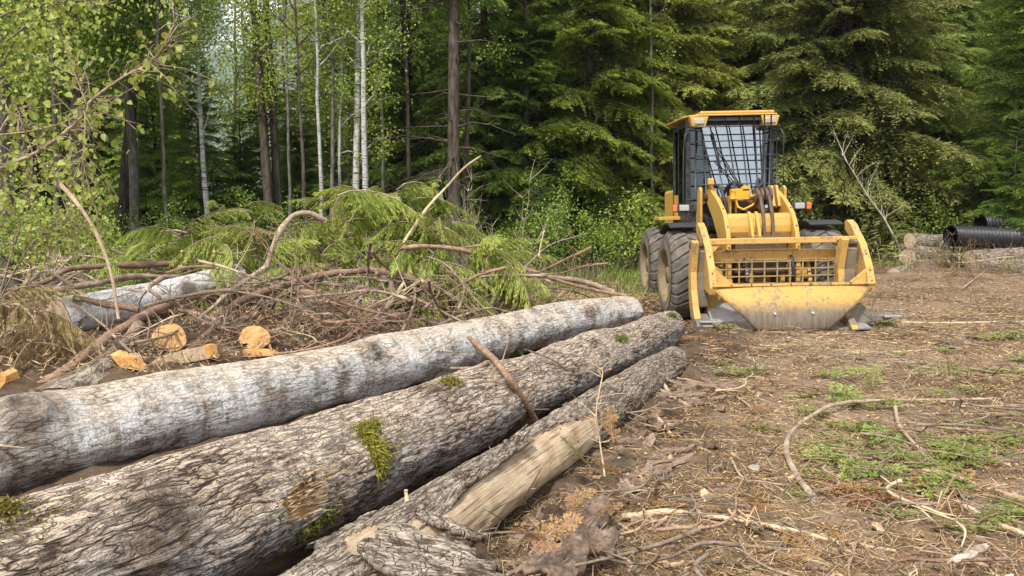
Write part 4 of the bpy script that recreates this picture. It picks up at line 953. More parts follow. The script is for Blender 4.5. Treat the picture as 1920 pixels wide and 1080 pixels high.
# strips resting on the logs
stick([at(878, 632, 7.3), at(905, 655, 6.0), at(925, 672, 5.3), at(945, 697, 5.08), at(978, 745, 5.18), at(1010, 800, 5.4)], .026, .028, 'stick_red', 'split bark strip draped across the middle log, frayed at the end', 'sticks lying on the logs', twigs=10, forks=False)
stick([at(985, 655, 5.7), at(1045, 680, 5.9), at(1100, 735, 6.4), at(1125, 765, 6.55)], .007, .004, 'stick', 'thin bent twig on the middle log, right of the bark strip', 'sticks lying on the logs', twigs=4)
stick([at(845, 690, 5.2), at(890, 690, 5.15), at(915, 680, 5.3)], .012, .02, 'stick', 'short dark splinter in the gap between the two upper logs', 'sticks lying on the logs')
sp_ = empty('dry_seedling', tuple(at(1127, 870, 4.65)), 'thin dead seedling standing in front of the lowest log', 'seedling')
mb = MB(); rg3 = np.random.default_rng(6); P = smooth_pts([at(1135, 900, 4.6), at(1125, 830, 4.65), at(1118, 770, 4.6), at(1130, 700, 4.6), at(1122, 690, 4.6)]); mb.tube(P, np.linspace(.006, .003, len(P)), 5); tips = []
for q in range(16):
    i = rg3.integers(6, len(P)); e = P[i] + np.array([rg3.normal(0, .12), rg3.normal(0, .06), rg3.uniform(.02, .13)]); mb.tube([P[i], (P[i] + e) / 2 + rg3.normal(0, .01, 3), e], [.003, .002, .001], 3); tips += [e, (P[i] + e) / 2]
mb.build('stem', M['peeled'], sp_)
PP = np.array(tips)[rg3.integers(0, len(tips), 90)] + rg3.normal(0, .025, (90, 3)); mb = MB(); quads_into(mb, leaf_quads(PP, rg3, .022), rg3.random(90)); mb.build('foliage', M['dry'], sp_)
for i, (px, py, Y, sc) in enumerate([(1150, 830, 4.6, .9), (1110, 880, 4.2, .8), (1170, 900, 4.1, .6)]):
    o = copy_thing(SG[0] if i == 1 else SO[0], at(px, py, Y), 1.5 + i, sc * .7, ['dry cedar spray standing beside the dead seedling', 'dark green spray at the foot of the dead seedling', 'dry orange spray right of the dead seedling'][i], rx=.6, ry=-.7)
for i, (px, py, Y) in enumerate([(1060, 945, 3.5), (1085, 985, 3.2), (1040, 1020, 3.0), (1120, 960, 3.5), (990, 1040, 2.9)]):
    copy_thing(SO[i % 2], at(px, py, Y), i * 1.7, .35 + .06 * i, ['dry spray next to the stripped log end', 'dry spray on the near reddish bark', 'dry spray under the near reddish bark', 'dry spray on the farther reddish bark', 'dry spray at the bottom right of the bark slabs'][i], rx=.4, ry=-.5)
for i, (px, py, Y, m_) in enumerate([(945, 725, 5.25, 'dry'), (935, 700, 5.3, 'dry'), (790, 810, 4.38, 'dry'), (985, 780, 5.5, 'dry')]):
    copy_thing(SO[i % 2], at(px, py, Y), 2.5 + i, .5, ['rust spray hanging on the middle log below the dark splinter', 'rust spray on top of the middle log', 'frayed rust bark wisp beside the yellow moss', 'frayed rust wisp at the end of the bark strip'][i], rx=.2, ry=.9)
copy_thing(SG[1], at(880, 640, 7.7), .3, .9, 'green spray hanging on the silver log at the bark strip', ry=.7)
copy_thing(SG[2], at(958, 640, 8.4), .3, .7, 'green spray hanging on the silver log farther along', ry=.9)

# ------------------------------------------------------------------ brush pile
gP = 'branches of the brush pile'
def ps(pp, r0, r1, mat, label, name='branch', cat='branch', **k):
    return stick([at(a, b, Y) for a, b, Y in pp], r0, r1, mat, label, gP, name=name, cat=cat, **k)
ps([(60, 738, 6.2), (130, 690, 6.6), (220, 620, 7.2), (330, 565, 8.0), (430, 545, 8.6), (520, 545, 9.0)], .055, .03, 'stick_red', 'long brown branch sweeping up from the lower left of the brush pile', twigs=3)
ps([(60, 740, 6.0), (150, 700, 6.5), (220, 655, 7.0), (262, 608, 7.3)], .042, .055, 'stick', 'shorter thick branch crossing under the long sweeping one at lower left')
ps([(342, 668, 7.0), (400, 615, 7.4), (450, 565, 7.9), (540, 533, 8.4), (620, 513, 8.8), (710, 508, 9.0), (765, 520, 9.1), (808, 538, 9.2)], .036, .05, 'stick_red', 'long arched branch over the two orange cut ends', twigs=3)
ps([(222, 598, 7.4), (205, 500, 7.4), (165, 410, 7.4), (108, 338, 7.4)], .016, .026, 'peeled', 'upright pale broken stick standing in front of the left trunks', forks=False)
ps([(500, 500, 8.8), (515, 455, 8.9), (545, 408, 9.0), (580, 400, 9.1), (610, 415, 9.2)], .034, .036, 'stick', 'bent branch bowed like an arch in front of the hanging cedar boughs', twigs=2)
ps([(500, 500, 8.8), (470, 520, 8.6), (430, 548, 8.3), (395, 580, 8.0), (370, 600, 7.8)], .034, .022, 'stick', 'lower continuation of the bowed branch toward the orange cut end')
ps([(0, 548, 8.5), (80, 530, 8.9), (130, 505, 9.2), (200, 498, 9.4), (300, 496, 9.7), (332, 492, 9.8)], .03, .05, 'stick_red', 'long branch at the far left top of the pile with an orange snapped end')
ps([(5, 556, 8.2), (100, 545, 8.5), (190, 530, 8.8), (250, 518, 9.2), (340, 520, 9.6)], .04, .035, 'stick', 'bent branch in front of the white birch log at the left')
ps([(310, 512, 9.2), (360, 500, 9.3), (440, 503, 9.4)], .02, .028, 'stick_red', 'reddish branch resting on top of the white birch log')
ps([(30, 560, 8.0), (55, 530, 8.1), (85, 508, 8.2), (135, 535, 8.2)], .02, .022, 'stick', 'small kinked branch at the far left of the pile')
ps([(140, 558, 8.0), (200, 570, 7.9), (260, 580, 7.9)], .03, .045, 'stick_red', 'reddish branch in front of the near end of the white birch log')
ps([(50, 640, 7.5), (40, 590, 7.6), (35, 560, 7.7), (55, 520, 7.8), (60, 505, 7.8)], .016, .016, 'stick', 'small dark upright branch beside the brown boughs at far left')
ps([(290, 580, 8.0), (300, 560, 8.0), (280, 540, 8.0), (305, 520, 8.1)], .02, .03, 'stick', 'stubby gnarled branch standing in front of the white birch log', twigs=3)
ps([(335, 580, 7.9), (380, 592, 7.9), (440, 615, 7.9)], .028, .022, 'stick', 'brown branch behind the left orange cut end')
ps([(540, 545, 9.2), (590, 552, 9.2), (650, 572, 9.2), (720, 585, 9.2), (790, 610, 9.2)], .05, .055, 'stick_red', 'thick reddish branch lying in the middle of the pile')
ps([(520, 520, 8.9), (600, 530, 9), (680, 540, 9), (760, 552, 9), (840, 590, 8.7), (870, 605, 8.6)], .035, .012, 'stick', 'long thin branch beneath the arched one', twigs=6)
ps([(680, 665, 8.2), (705, 620, 8.3), (730, 570, 8.5), (758, 530, 8.6)], .045, .022, 'stick', 'forked grey branch standing in the centre of the pile, thick stem')
ps([(722, 580, 8.4), (735, 560, 8.5), (733, 522, 8.5)], .028, .03, 'stick', 'short arm of the forked grey branch in the centre')
ps([(630, 660, 8.0), (680, 628, 8.2), (715, 610, 8.3)], .04, .03, 'stick', 'grey branch lying against the foot of the forked branch')
ps([(725, 470, 9.8), (790, 462, 9.8), (860, 468, 9.9), (930, 485, 10.1), (1000, 510, 10.3), (1060, 530, 10.5), (1120, 545, 10.7), (1180, 555, 10.7)], .034, .022, 'stick_red', 'long slender bent branch running right to the far end of the silver log', twigs=10)
ps([(960, 515, 10.2), (1040, 520, 10.6), (1100, 530, 10.8), (1150, 548, 10.9)], .03, .045, 'stick', 'branch under the slender bent one near the end of the silver log', twigs=6)
ps([(900, 500, 9.9), (940, 530, 9.9), (985, 555, 9.9)], .025, .035, 'stick_red', 'branch with a pale snapped end right of the hanging boughs')
ps([(838, 350, 10.4), (870, 315, 10.4), (902, 292, 10.4)], .017, .012, 'peeled', 'pale bare stick poking out above the cedar boughs', forks=False)
ps([(750, 465, 10.0), (780, 420, 10.2), (805, 385, 10.3), (838, 350, 10.4)], .026, .018, 'peeled', 'pale stem showing between the hanging cedar boughs')
ps([(820, 610, 8.6), (870, 590, 8.8), (920, 578, 9.2), (970, 590, 9.4)], .02, .014, 'stick', 'crooked branch just behind the silver log in the centre', twigs=10)
ps([(560, 660, 7.7), (545, 600, 7.8), (548, 530, 7.8), (556, 470, 7.8), (553, 430, 7.8)], .008, .004, 'stick', 'thin upright red brown twig left of centre', twigs=4)
ps([(296, 680, 7.0), (296, 640, 7.0), (300, 590, 7.0)], .006, .004, 'stick', 'very thin upright twig in front of the left orange cut end')
ps([(640, 690, 7.6), (605, 590, 7.8), (580, 500, 7.9)], .008, .005, 'stick', 'thin twig leaning left in the middle of the pile', twigs=5)
ps([(1010, 480, 10.4), (1018, 440, 10.4), (1022, 432, 10.4)], .012, .008, 'peeled', 'short pale upright twig at the right end of the pile')
ps([(985, 500, 10.4), (1030, 460, 10.6), (1090, 440, 10.8)], .01, .005, 'stick', 'thin twig reaching right at the right end of the pile', twigs=6)
ps([(800, 480, 9.8), (840, 500, 9.6), (900, 570, 9.2), (960, 620, 8.9)], .010, .006, 'stick', 'thin sagging twig crossing the hanging boughs', twigs=8)
ps([(600, 640, 7.7), (660, 660, 7.6), (760, 650, 7.6), (850, 660, 7.3)], .01, .006, 'stick', 'thin twig lying along the back of the silver log', twigs=8)
# generic crossing branches
rg = np.random.default_rng(21)
bp = []
for k in range(6):
    l = 1.3; P = [np.array([(u - .5) * l, .10 * math.sin(u * 4 + k), .12 * math.sin(u * 3 + k * 2)]) for u in np.linspace(0, 1, 6)]
    bp.append(stick(P, .017, .006, ['stick', 'stick_red', 'stick_grey', 'stick', 'peeled', 'stick_red'][k], 'thin tangled branch, one of many heaped in the brush pile', 'thin tangled branches of the brush pile', 'branch', 'branch', twigs=16))
for i in range(205):
    Yb = rg.uniform(6.9, 11.8); px = rg.uniform(480, 1130) if i % 4 else rg.uniform(-20, 480)
    if i > 150: px = rg.uniform(180, 760); Yb = rg.uniform(6.6, 8.6)
    elif px < 480: Yb = rg.uniform(9.9, 11.5)
    elif px < 600 and Yb < 8.3: px += 180
    ax_ = -3 + .746 * (Yb - 4.7); x = X(px, Yb)
    if x > ax_ - .45: x = ax_ - .5 - rg.uniform(0, 2)
    z = tz(x, Yb) + rg.uniform(.02, .38) * (1 if Yb > 7.5 else .3)
    s = bp[i % 6]; rr_ = dict(rz=rg.uniform(0, 3.1), sc=rg.uniform(.45, 1.3) * (.45 if i > 150 else 1), rx=rg.normal(0, .2), ry=rg.normal(0, .3))
    if i < 6: s.location = (x, Yb, z); s.rotation_euler = (rr_['rx'], rr_['ry'], rr_['rz']); continue
    copy_thing(s, (x, Yb, z), **rr_)

# fresh and brown cedar boughs
CU = [make_bough(1.0, 'curtain', 70 + i, .020, .018, .075, .0060, (.2, .5)) for i in range(8)]
FR = [make_bough(1.0, 'frond', 80 + i, .022, .018, .07, .0056, (.35, .7)) for i in range(2)]
gC = 'cut green cedar boughs of the brush pile'
bC = [spray_mesh(T, 'cedar_bough', 'fresh_cut', 'cut bough', 'cedar bough', gC, 'stick') for T in CU + FR]
bD = [spray_mesh(T, 'dry_bough', 'dry_olive', 'dry bough', 'cedar bough', 'withered cedar boughs at the left of the pile', 'stick') for T in (CU[0], FR[1])]
usedb = set()
def bough(lst, px, py, Y, rz, sc, ry, label, rx=0):
    i = rg.integers(len(lst)); loc = at(px, py, Y); o = lst[i]
    if o.name not in usedb: usedb.add(o.name); o.location = loc; o.rotation_euler = (rx, ry, rz); o.scale = (sc,) * 3; o['label'] = label; return
    copy_thing(o, loc, rz, sc, label, rx=rx, ry=ry)
def cluster(n, x0, x1, y0, y1, Y0, Y1, lab, lst=None, smin=.55, smax=1.05, f=None):
    for i in range(int(n * 1.25)):
        px = rg.uniform(x0, x1); py = rg.uniform(y0, y1) if f is None else f(px) + rg.uniform(y0, y1)
        bough(lst or bC, px, py, rg.uniform(Y0, Y1), rg.uniform(0, 6.3), rg.uniform(smin, smax), rg.normal(-.12, .32), lab, rx=rg.normal(0, .28))
cluster(50, 630, 845, -25, 60, 10.2, 11.4, 'bright green cedar bough drooping from the highest crest of the pile', f=lambda x: 372 + abs(x - 740) * .15)
cluster(44, 250, 500, -20, 75, 9.8, 11.4, 'yellow green cedar bough on the left shoulder of the pile', f=lambda x: 450 - (x - 290) * .12)
cluster(34, 490, 650, -20, 90, 10.0, 11.4, 'green cedar bough behind the bowed branch', f=lambda x: 420)
cluster(30, 780, 920, -10, 70, 9.9, 10.7, 'green cedar bough hanging down behind the silver log in the centre', f=lambda x: 455 + abs(x - 860) * .5, smin=.7, smax=1.2)
cluster(16, 690, 850, 0, 80, 9.6, 10.4, 'shaded cedar bough under the crest of the pile', f=lambda x: 470)
cluster(6, 405, 500, 0, 20, 10.0, 10.8, 'bright bough tip rising left of the bowed branch', f=lambda x: 385, smin=.35, smax=.6)
cluster(8, 930, 1080, 0, 40, 10.6, 12, 'low green bough at the right end of the pile', f=lambda x: 530, smin=.5, smax=.8)
cluster(9, 560, 760, 0, 60, 8.2, 9.0, 'small green bough low in the middle of the pile', f=lambda x: 600, smin=.3, smax=.5)
cluster(16, 400, 900, 0, 90, 9.6, 10.8, 'browned withered bough mixed into the green heap', bD, .4, .75, f=lambda x: 440)
cluster(11, -20, 65, 0, 120, 6.6, 7.6, 'withered brown cedar bough at the left edge of the pile', bD, .5, .8, f=lambda x: 560)
cluster(7, 100, 200, 0, 70, 6.9, 7.4, 'withered brown bough beneath the sweeping branch', bD, .35, .55, f=lambda x: 640)

# white birch log in the pile, stump and split pieces
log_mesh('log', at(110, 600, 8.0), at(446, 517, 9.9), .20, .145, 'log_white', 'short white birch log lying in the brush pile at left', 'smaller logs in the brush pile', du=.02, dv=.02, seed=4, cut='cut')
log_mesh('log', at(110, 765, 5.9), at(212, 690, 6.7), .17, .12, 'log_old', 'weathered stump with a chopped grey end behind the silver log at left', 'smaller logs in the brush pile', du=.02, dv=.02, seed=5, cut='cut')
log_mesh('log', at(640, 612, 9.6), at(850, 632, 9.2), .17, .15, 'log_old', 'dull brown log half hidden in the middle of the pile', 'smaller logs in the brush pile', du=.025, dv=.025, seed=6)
log_mesh('log', at(690, 575, 9.6), at(722, 568, 9.4), .09, .09, 'log_white', 'stub of white birch in the middle of the pile', 'smaller logs in the brush pile', du=.02, dv=.02, seed=8)
def cut_round(px, py, Y, r, label, notch, seed, aim=(.22, -.9, .30)):
    c = np.array(at(px, py, Y)); ax = norm(np.array(aim, float)); S = norm(np.cross(ax, UPV)); U = np.cross(S, ax); k = 40; rg_ = np.random.default_rng(seed)
    th = np.linspace(0, 2 * np.pi, k, endpoint=False); rr_ = r * (1 + .10 * np.sin(2 * th + seed) + .07 * np.sin(3 * th + 2 * seed) + .02 * rg_.normal(0, 1, k))
    rr_ = rr_ * (1 - notch * np.exp(-((th - 5.6) / .3) ** 2)); ring = c + (np.cos(th) * rr_)[:, None] * S + (np.sin(th) * rr_)[:, None] * U
    root = empty('cut_round', tuple(c), label, 'cut log end', 'orange cut ends in the brush pile')
    V = np.concatenate([c + (ring - c) * f for f in np.linspace(1, .03, 6)]); i = np.arange(5)[:, None] * k; j = np.arange(k)[None]; j2 = (j + 1) % k
    V += (ax * .012)[None] * vnoise(V[:, 0] * 30, V[:, 1] * 30, V[:, 2] * 30, seed)[:, None]
    MB().add(V, np.stack([i + j, i + j2, i + k + j2, i + k + j], -1).reshape(-1, 4), dict(rad=np.repeat(np.linspace(1, 0, 6), k))).build('cut_face', M['cut_orange'], root)
    V = np.concatenate([ring, ring - ax * .02 + (ring - c) * .05, ring - ax * .35 + (ring - c) * .05]); i = np.arange(2)[:, None] * k
    MB().add(V, np.stack([i + j, i + k + j, i + k + j2, i + j2], -1).reshape(-1, 4)).build('bark', M['bark_chip'], root)
cut_round(318, 632, 7.1, .135, 'round orange cut end of a cedar log, left of the two', 0, 1)
cut_round(476, 634, 7.1, .125, 'orange cut end with a notch in its lower right, right of the two', .5, 2)
def split(pts, Y0, h, mat, label, dy=.16):
    P = [at(a, b, Y0) for a, b in pts]; mb = MB(); n = len(P)
    rg_ = np.random.default_rng(int(pts[0][0])); A = np.array([tuple(p) for p in P]); B = A + np.array([.03, dy, h]) + rg_.normal(0, .012, A.shape)
    i = np.arange(n); j = (i + 1) % n; mb.add(np.concatenate([A, B]), [np.stack([i, j, j + n, i + n], -1), np.array([i[::-1]]), np.array([i + n])])
    mb.build('split_wood', M[mat], label=label, cat='split wood', group='split wood pieces behind the silver log', bevel=.004)
split([(268, 690), (300, 668), (350, 655), (385, 648), (396, 672), (330, 684)], 6.7, -.02, 'peeled', 'pale split block with an orange end in front of the left cut end')
split([(205, 665), (240, 672), (262, 695), (225, 690)], 6.5, .0, 'orange_wood', 'flat orange split piece right of the weathered stump', .1)
split([(380, 648), (392, 646), (400, 670), (388, 672)], 6.65, .0, 'orange_wood', 'small orange block end beside the pale split block', .06)
split([(455, 655), (500, 660), (515, 668), (455, 668)], 6.9, .0, 'orange_wood', 'flat orange slab beneath the notched cut end', .15)
split([(0, 700), (12, 705), (10, 718), (0, 730)], 5.9, .02, 'orange_wood', 'orange splinter at the left edge above the silver log', .1)
split([(560, 672), (600, 668), (610, 676), (570, 680)], 6.8, .0, 'peeled', 'flat pale sliver on top of the silver log', .05)
split([(640, 640), (690, 632), (730, 648), (660, 655)], 8.0, .02, 'old_wood', 'grey weathered slab low in the middle of the pile', .2)
split([(770, 640), (800, 628), (822, 640), (800, 655)], 7.9, .02, 'peeled', 'pale broken block just behind the silver log', .12)

# bare twiggy shrub behind the pile
for i, (px, Y) in enumerate([(890, 13.5), (950, 13.2)]):
    mb = MB(); r_ = np.random.default_rng(30 + i); b = np.array(at(px, 520, Y)); b[2] = 0
    for s in range(9):
        p = b + r_.normal(0, .1, 3) * (1, 1, 0); d = norm(np.array([r_.normal(0, .35), r_.normal(0, .2), 1])); l = r_.uniform(1.3, 2.3); A = [p + d * l * u + r_.normal(0, .04, 3) * min(1, u * 4) for u in np.linspace(0, 1, 7)]
        mb.tube(A, np.linspace(.010, .003, 7), 4)
        for q in range(9): s0 = A[r_.integers(2, 7)]; e = s0 + r_.normal(0, .2, 3) + np.array([0, 0, .18]); mb.tube([s0, (s0 + e) / 2 + r_.normal(0, .02, 3), e], [.005, .004, .0015], 3)
    mb.build('bare_shrub', M['stick_grey'], label=['grey leafless shrub right behind the highest crest of the pile', 'grey leafless shrub nearer the spruce sapling'][i], cat='shrub', group='bare shrubs behind the pile')

# ------------------------------------------------------------------ near saplings at the left edge with large young leaves
def sapling(name, stems, leafn, sz, label, seed, spr=.05, lo=.25):
    r_ = np.random.default_rng(seed); b0 = stems[0][0][0]; base = at(*b0); root = empty(name, (base.x, base.y, tz(base.x, base.y)), label, 'sapling', 'young saplings at the left edge')
    mb = MB(); LP = []
    for pp, r0 in stems:
        S = smooth_pts([at(*q[:2], q[2]) for q in pp]); mb.tube(S, np.linspace(r0, r0 * .3, len(S)), 7)
        for q in range(int(len(S) * 1.3)):
            i = r_.integers(int(len(S) * lo), len(S)); d = norm(norm(S[i] - S[i - 1]) * .7 + r_.normal(0, .6, 3)); l = r_.uniform(.12, .5); B = [S[i], S[i] + d * l * .5 + r_.normal(0, .02, 3), S[i] + d * l + np.array([0, 0, -.04])]
            mb.tube(B, [.005, .0035, .002], 4, caps=False); LP += [B[0] + (B[2] - B[0]) * u for u in np.linspace(.3, 1, 6)]
        LP += list(S[int(len(S) * .5):])
    mb.build('stem', M['stick'], root)
    LP = np.array(LP); P = LP[r_.integers(0, len(LP), leafn)] + r_.normal(0, spr, (leafn, 3))
    # leaf = two facets folded along the midrib with a pointed tip
    n = leafn; D = norm(r_.normal(0, .55, (n, 3)) + np.array([0, 0, -.8])); N = norm(r_.normal(0, .6, (n, 3)) + np.array([.1, -.8, .4])); S_ = norm(np.cross(D, N)); N = np.cross(S_, D); s = sz * r_.uniform(.5, 1.2, n)[:, None]
    rows = [(0, 0), (.18, .36), (.45, .42), (.75, .22), (1.05, 0)]
    mid = [P + D * s * a for a, w in rows]; A = [P + D * s * a + S_ * s * w + N * s * w * .35 for a, w in rows]; B = [P + D * s * a - S_ * s * w + N * s * w * .35 for a, w in rows]
    Q = np.stack([mid[0], A[1], A[2], mid[2]], 1); Q2 = np.stack([mid[2], A[2], A[3], mid[4]], 1); Q3 = np.stack([mid[0], mid[2], B[2], B[1]], 1); Q4 = np.stack([mid[2], mid[4], B[3], B[2]], 1)
    v = np.clip(.5 + .5 * vnoise(P[:, 0] * 4, P[:, 1] * 4, P[:, 2] * 4, seed) + r_.normal(0, .2, n), 0, 1)
    c = MB(); quads_into(c, np.concatenate([Q, Q2, Q3, Q4]), np.tile(v, 4)); c.build('foliage', M['sapling'], root)
sapling('poplar_sapling', [([(-60, 900, 6.4), (-90, 600, 6.5), (-60, 380, 6.5), (0, 318, 6.4), (70, 285, 6.4), (150, 225, 6.3), (170, 190, 6.2), (230, 145, 6.2), (290, 110, 6.2), (335, 30, 6.2)], .022), ([(160, 190, 6.2), (145, 150, 6.2), (125, 100, 6.2)], .007), ([(160, 195, 6.2), (160, 260, 6.2), (158, 310, 6.2), (165, 345, 6.2)], .005), ([(-60, 380, 6.5), (20, 215, 6.6), (60, 280, 6.6)], .01),
        ([(-20, 255, 6.4), (60, 245, 6.4), (130, 225, 6.4), (250, 165, 6.3)], .008)], 480, .058, 'near poplar sapling whose long leafy branch reaches across the upper left', 91, .05)
sapling('poplar_sapling', [([(-20, 820, 7.6), (-10, 620, 7.6), (20, 480, 7.6), (60, 380, 7.6), (120, 300, 7.5)], .015), ([(0, 560, 7.6), (50, 470, 7.5), (90, 430, 7.5), (130, 400, 7.5)], .010), ([(-10, 640, 7.6), (-20, 450, 7.7), (0, 350, 7.7), (30, 250, 7.7)], .010), ([(20, 480, 7.6), (80, 450, 7.6), (150, 420, 7.6)], .007)], 800, .05, 'bushy poplar sapling at the left edge above the withered boughs', 92, .09)
sapling('poplar_sapling', [([(-80, 700, 8.6), (-60, 300, 8.6), (-20, 120, 8.6), (60, 40, 8.5), (130, -20, 8.5)], .02), ([(-40, 200, 8.6), (20, 90, 8.6), (60, -10, 8.6)], .012), ([(-60, 320, 8.6), (0, 160, 8.5), (80, 110, 8.5), (110, 60, 8.5)], .010), ([(-60, 60, 8.6), (60, 10, 8.6), (260, -10, 8.5), (330, -60, 8.5)], .012)], 1300, .055, 'tall poplar sapling filling the upper left corner', 93, .12)
sapling('poplar_sapling', [([(150, 560, 15), (155, 480, 15), (120, 380, 15), (90, 300, 15)], .02), ([(100, 560, 15), (90, 470, 15), (60, 400, 15)], .015), ([(190, 560, 15), (200, 500, 15), (180, 430, 15)], .01)], 700, .07, 'smaller leafy sapling between the left trunks behind the pile', 94, .22)

# ------------------------------------------------------------------ right: grey logs and black corrugated pipes
gR = 'weathered logs on the bank at right'
for i, (a, Ya, b, Yb, r0, r1, lab) in enumerate([((1706, 455), 21.5, (1960, 440), 24, .2, .22, 'grey log peeking out left of the black pipes, topmost of the bank'), ((1700, 480), 21, (1830, 470), 23.5, .22, .2, 'pale topped log second from the top of the bank'),
        ((1680, 512), 20, (1815, 492), 22, .18, .2, 'lowest log of the bank with a round pale end'), ((1815, 488), 20, (2000, 470), 21, .2, .24, 'split weathered log under the pipes at right'), ((1828, 508), 19.5, (2010, 498), 20.2, .2, .24, 'orange brown rotten log lowest at the right edge'), ((1760, 487), 20.8, (1900, 474), 22, .15, .16, 'pale log in the middle of the bank')]):
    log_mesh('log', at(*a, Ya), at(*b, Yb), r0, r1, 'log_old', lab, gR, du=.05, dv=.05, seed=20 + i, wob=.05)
t = NT('black_plastic'); t.surf((.018, .019, .021), .38, spec=.5); M['black_plastic'] = t.m
def pipe(a, Ya, b, Yb, r, label):
    p0, p1 = np.array(at(*a, Ya)), np.array(at(*b, Yb)); L = np.linalg.norm(p1 - p0); n = int(L / .011); s = np.linspace(0, 1, n); rad = r * (1 + .085 * np.sign(np.sin(s * L / .11 * 2 * np.pi)) * abs(np.sin(s * L / .11 * 2 * np.pi)) ** .5)
    root = empty('corrugated_pipe', tuple((p0 + p1) / 2), label, 'pipe', 'black corrugated pipes on the logs'); P = p0 + (p1 - p0) * s[:, None]
    MB().tube(P, rad, 32, caps=False).build('shell', M['black_plastic'], root)
    MB().tube(P[::20], r * .86, 24, caps=False).build('inner_wall', M['black_plastic'], root)
for i in range(22):
    px = rg.uniform(1690, 1930); Yb = rg.uniform(18.5, 21); p = at(px, 500, Yb)
    copy_thing(bp[i % 6], (p.x, Yb, tz(p.x, Yb) + rg.uniform(.05, .3)), rg.uniform(0, 3), rg.uniform(.5, 1.1), 'thin tangled branch, one of several heaped on the bank below the black pipes', rx=rg.normal(0, .2), ry=rg.normal(0, .3))['group'] = 'thin branches on the bank'
pipe((1782, 442), 20.0, (2020, 452), 21, .25, 'nearer lower black corrugated pipe on the logs')
pipe((1838, 420), 21.2, (2040, 424), 22, .24, 'farther upper black corrugated pipe on the logs')
for i, (px, py, Y) in enumerate([(1740, 500, 19.5), (1800, 500, 19.3), (1860, 480, 19), (1900, 470, 19), (1690, 500, 20.2), (1770, 505, 19.3)]):
    mb = MB(); r_ = np.random.default_rng(60 + i); b = np.array(at(px, py, Y)); b[2] = tz(b[0], b[1])
    for s in range(16):
        d = norm(np.array([r_.normal(0, .5), r_.normal(0, .3), 1])); l = r_.uniform(.3, 1.0); p = b + r_.normal(0, .3, 3) * (1, .5, 0); A = [p + d * l * u + r_.normal(0, .03, 3) * min(1, u * 3) for u in np.linspace(0, 1, 5)]; mb.tube(A, np.linspace(.007, .002, 5), 3)
        for q in range(4): s0 = A[r_.integers(1, 5)]; mb.tube([s0, s0 + r_.normal(0, .12, 3) + np.array([0, 0, .08])], [.004, .0015], 3)
    root = empty('bramble', tuple(b), ['brown bramble below the grey log ends', 'brown bramble in front of the pale middle log', 'brown bramble growing over the black pipe ends', 'brown bramble at the right edge under the pipes', 'brown bramble at the foot of the leaning bare sapling', 'brown bramble in front of the lowest bank log'][i], 'bramble', 'brambles on the bank'); mb.build('stem', M['stick_red'], root)
    P = b + r_.normal(0, .3, (90, 3)) * (1, .6, .5) + np.array([0, 0, .25]); mb = MB(); quads_into(mb, leaf_quads(P, r_, .05), r_.random(90)); mb.build('foliage', M['dense'], root)
# ------------------------------------------------------------------ wheel loader with log grapple
def paint(name, base, worn, wear=.5, rough=.42, low=None):
    t = NT(name); co = t.coord(); n1 = t.noise(co, 3.2, 5, .7); n2 = t.noise(co, 26, 5, .7); n3 = t.noise(t.vmul(co, (22, 22, 2.2)), 1.0, 4, .7)
    c = t.mix(t.ramp(n1, [(.4, 0.0), (.75, .35)]), base, tuple(x * .78 for x in base))
    m = t.math('ADD', t.math('MULTIPLY', n1, .45), t.math('ADD', t.math('MULTIPLY', n2, .3), t.math('MULTIPLY', n3, .25)))
    wr = t.ramp(m, [(.60 - .09 * wear, 0.0), (.66 - .09 * wear, 1.0)])
    c = t.mix(t.math('MULTIPLY', wr, min(1, .3 + wear)), c, worn)
    c = t.mix(t.ramp(n2, [(.34, .6), (.44, 0.0)]), c, (.12, .085, .055)); c = t.mix(t.ramp(n3, [(.56, 0.0), (.72, .4)]), c, (.36, .27, .17))
    if low:
        z = t.n('SeparateXYZ', None, i0=co).outputs[2]; zz = t.math('ADD', z, t.math('MULTIPLY', t.math('SUBTRACT', n1, .5), .28)); zz = t.math('ADD', zz, t.math('MULTIPLY', t.math('SUBTRACT', n3, .5), .22))
        lm = t.n('MapRange', dict(interpolation_type='SMOOTHSTEP'), i0=zz, i1=low[1], i2=low[0], i3=0.0, i4=1.0).outputs[0]
        steel = t.ramp(n3, [(.35, (.10, .082, .064)), (.65, (.21, .175, .14))]); c = t.mix(t.math('MULTIPLY', lm, .93), c, steel)
    t.surf(c, t.math('ADD', t.math('MULTIPLY', n1, .3), rough - .1), t.bump(t.math('ADD', n2, t.math('MULTIPLY', n1, 3.0)), .22, .006), spec=.4, coat=.05); return t.m
YB = (.60, .355, .08)
M['yellow'] = paint('yellow_paint', YB, (.30, .21, .12), .15)
M['yellow_worn'] = paint('worn_yellow_paint', (.60, .36, .10), (.22, .17, .11), .85, .5)
M['plate'] = paint('scraped_yellow_plate', (.60, .35, .085), (.24, .18, .12), 1.05, .5, low=(.22, .44))
def simple(name, c, rough=.5, metal=0.0, spec=.4, var=.25, sc=8, dirt=None):
    t = NT(name); n = t.noise(t.coord(), sc, 5, .65); k = t.ramp(n, [(.35, tuple(x * (1 - var) for x in c)), (.65, tuple(min(1, x * (1 + var)) for x in c))])
    if dirt: k = t.mix(t.ramp(n, [(.45, 0.0), (.62, dirt[1])]), k, dirt[0])
    t.surf(k, rough, t.bump(n, .15, .004), metal=metal, spec=spec); return t.m
M['rubber'] = simple('tyre_rubber', (.125, .112, .098), .85, spec=.2, dirt=((.22, .18, .14), .6), sc=5)
M['side_rubber'] = simple('dusty_tyre_wall', (.20, .17, .135), .9, spec=.15, dirt=((.30, .25, .19), .7), sc=5)
M['rim'] = simple('dusty_yellow_rim', (.27, .19, .09), .8, dirt=((.22, .18, .13), .85))
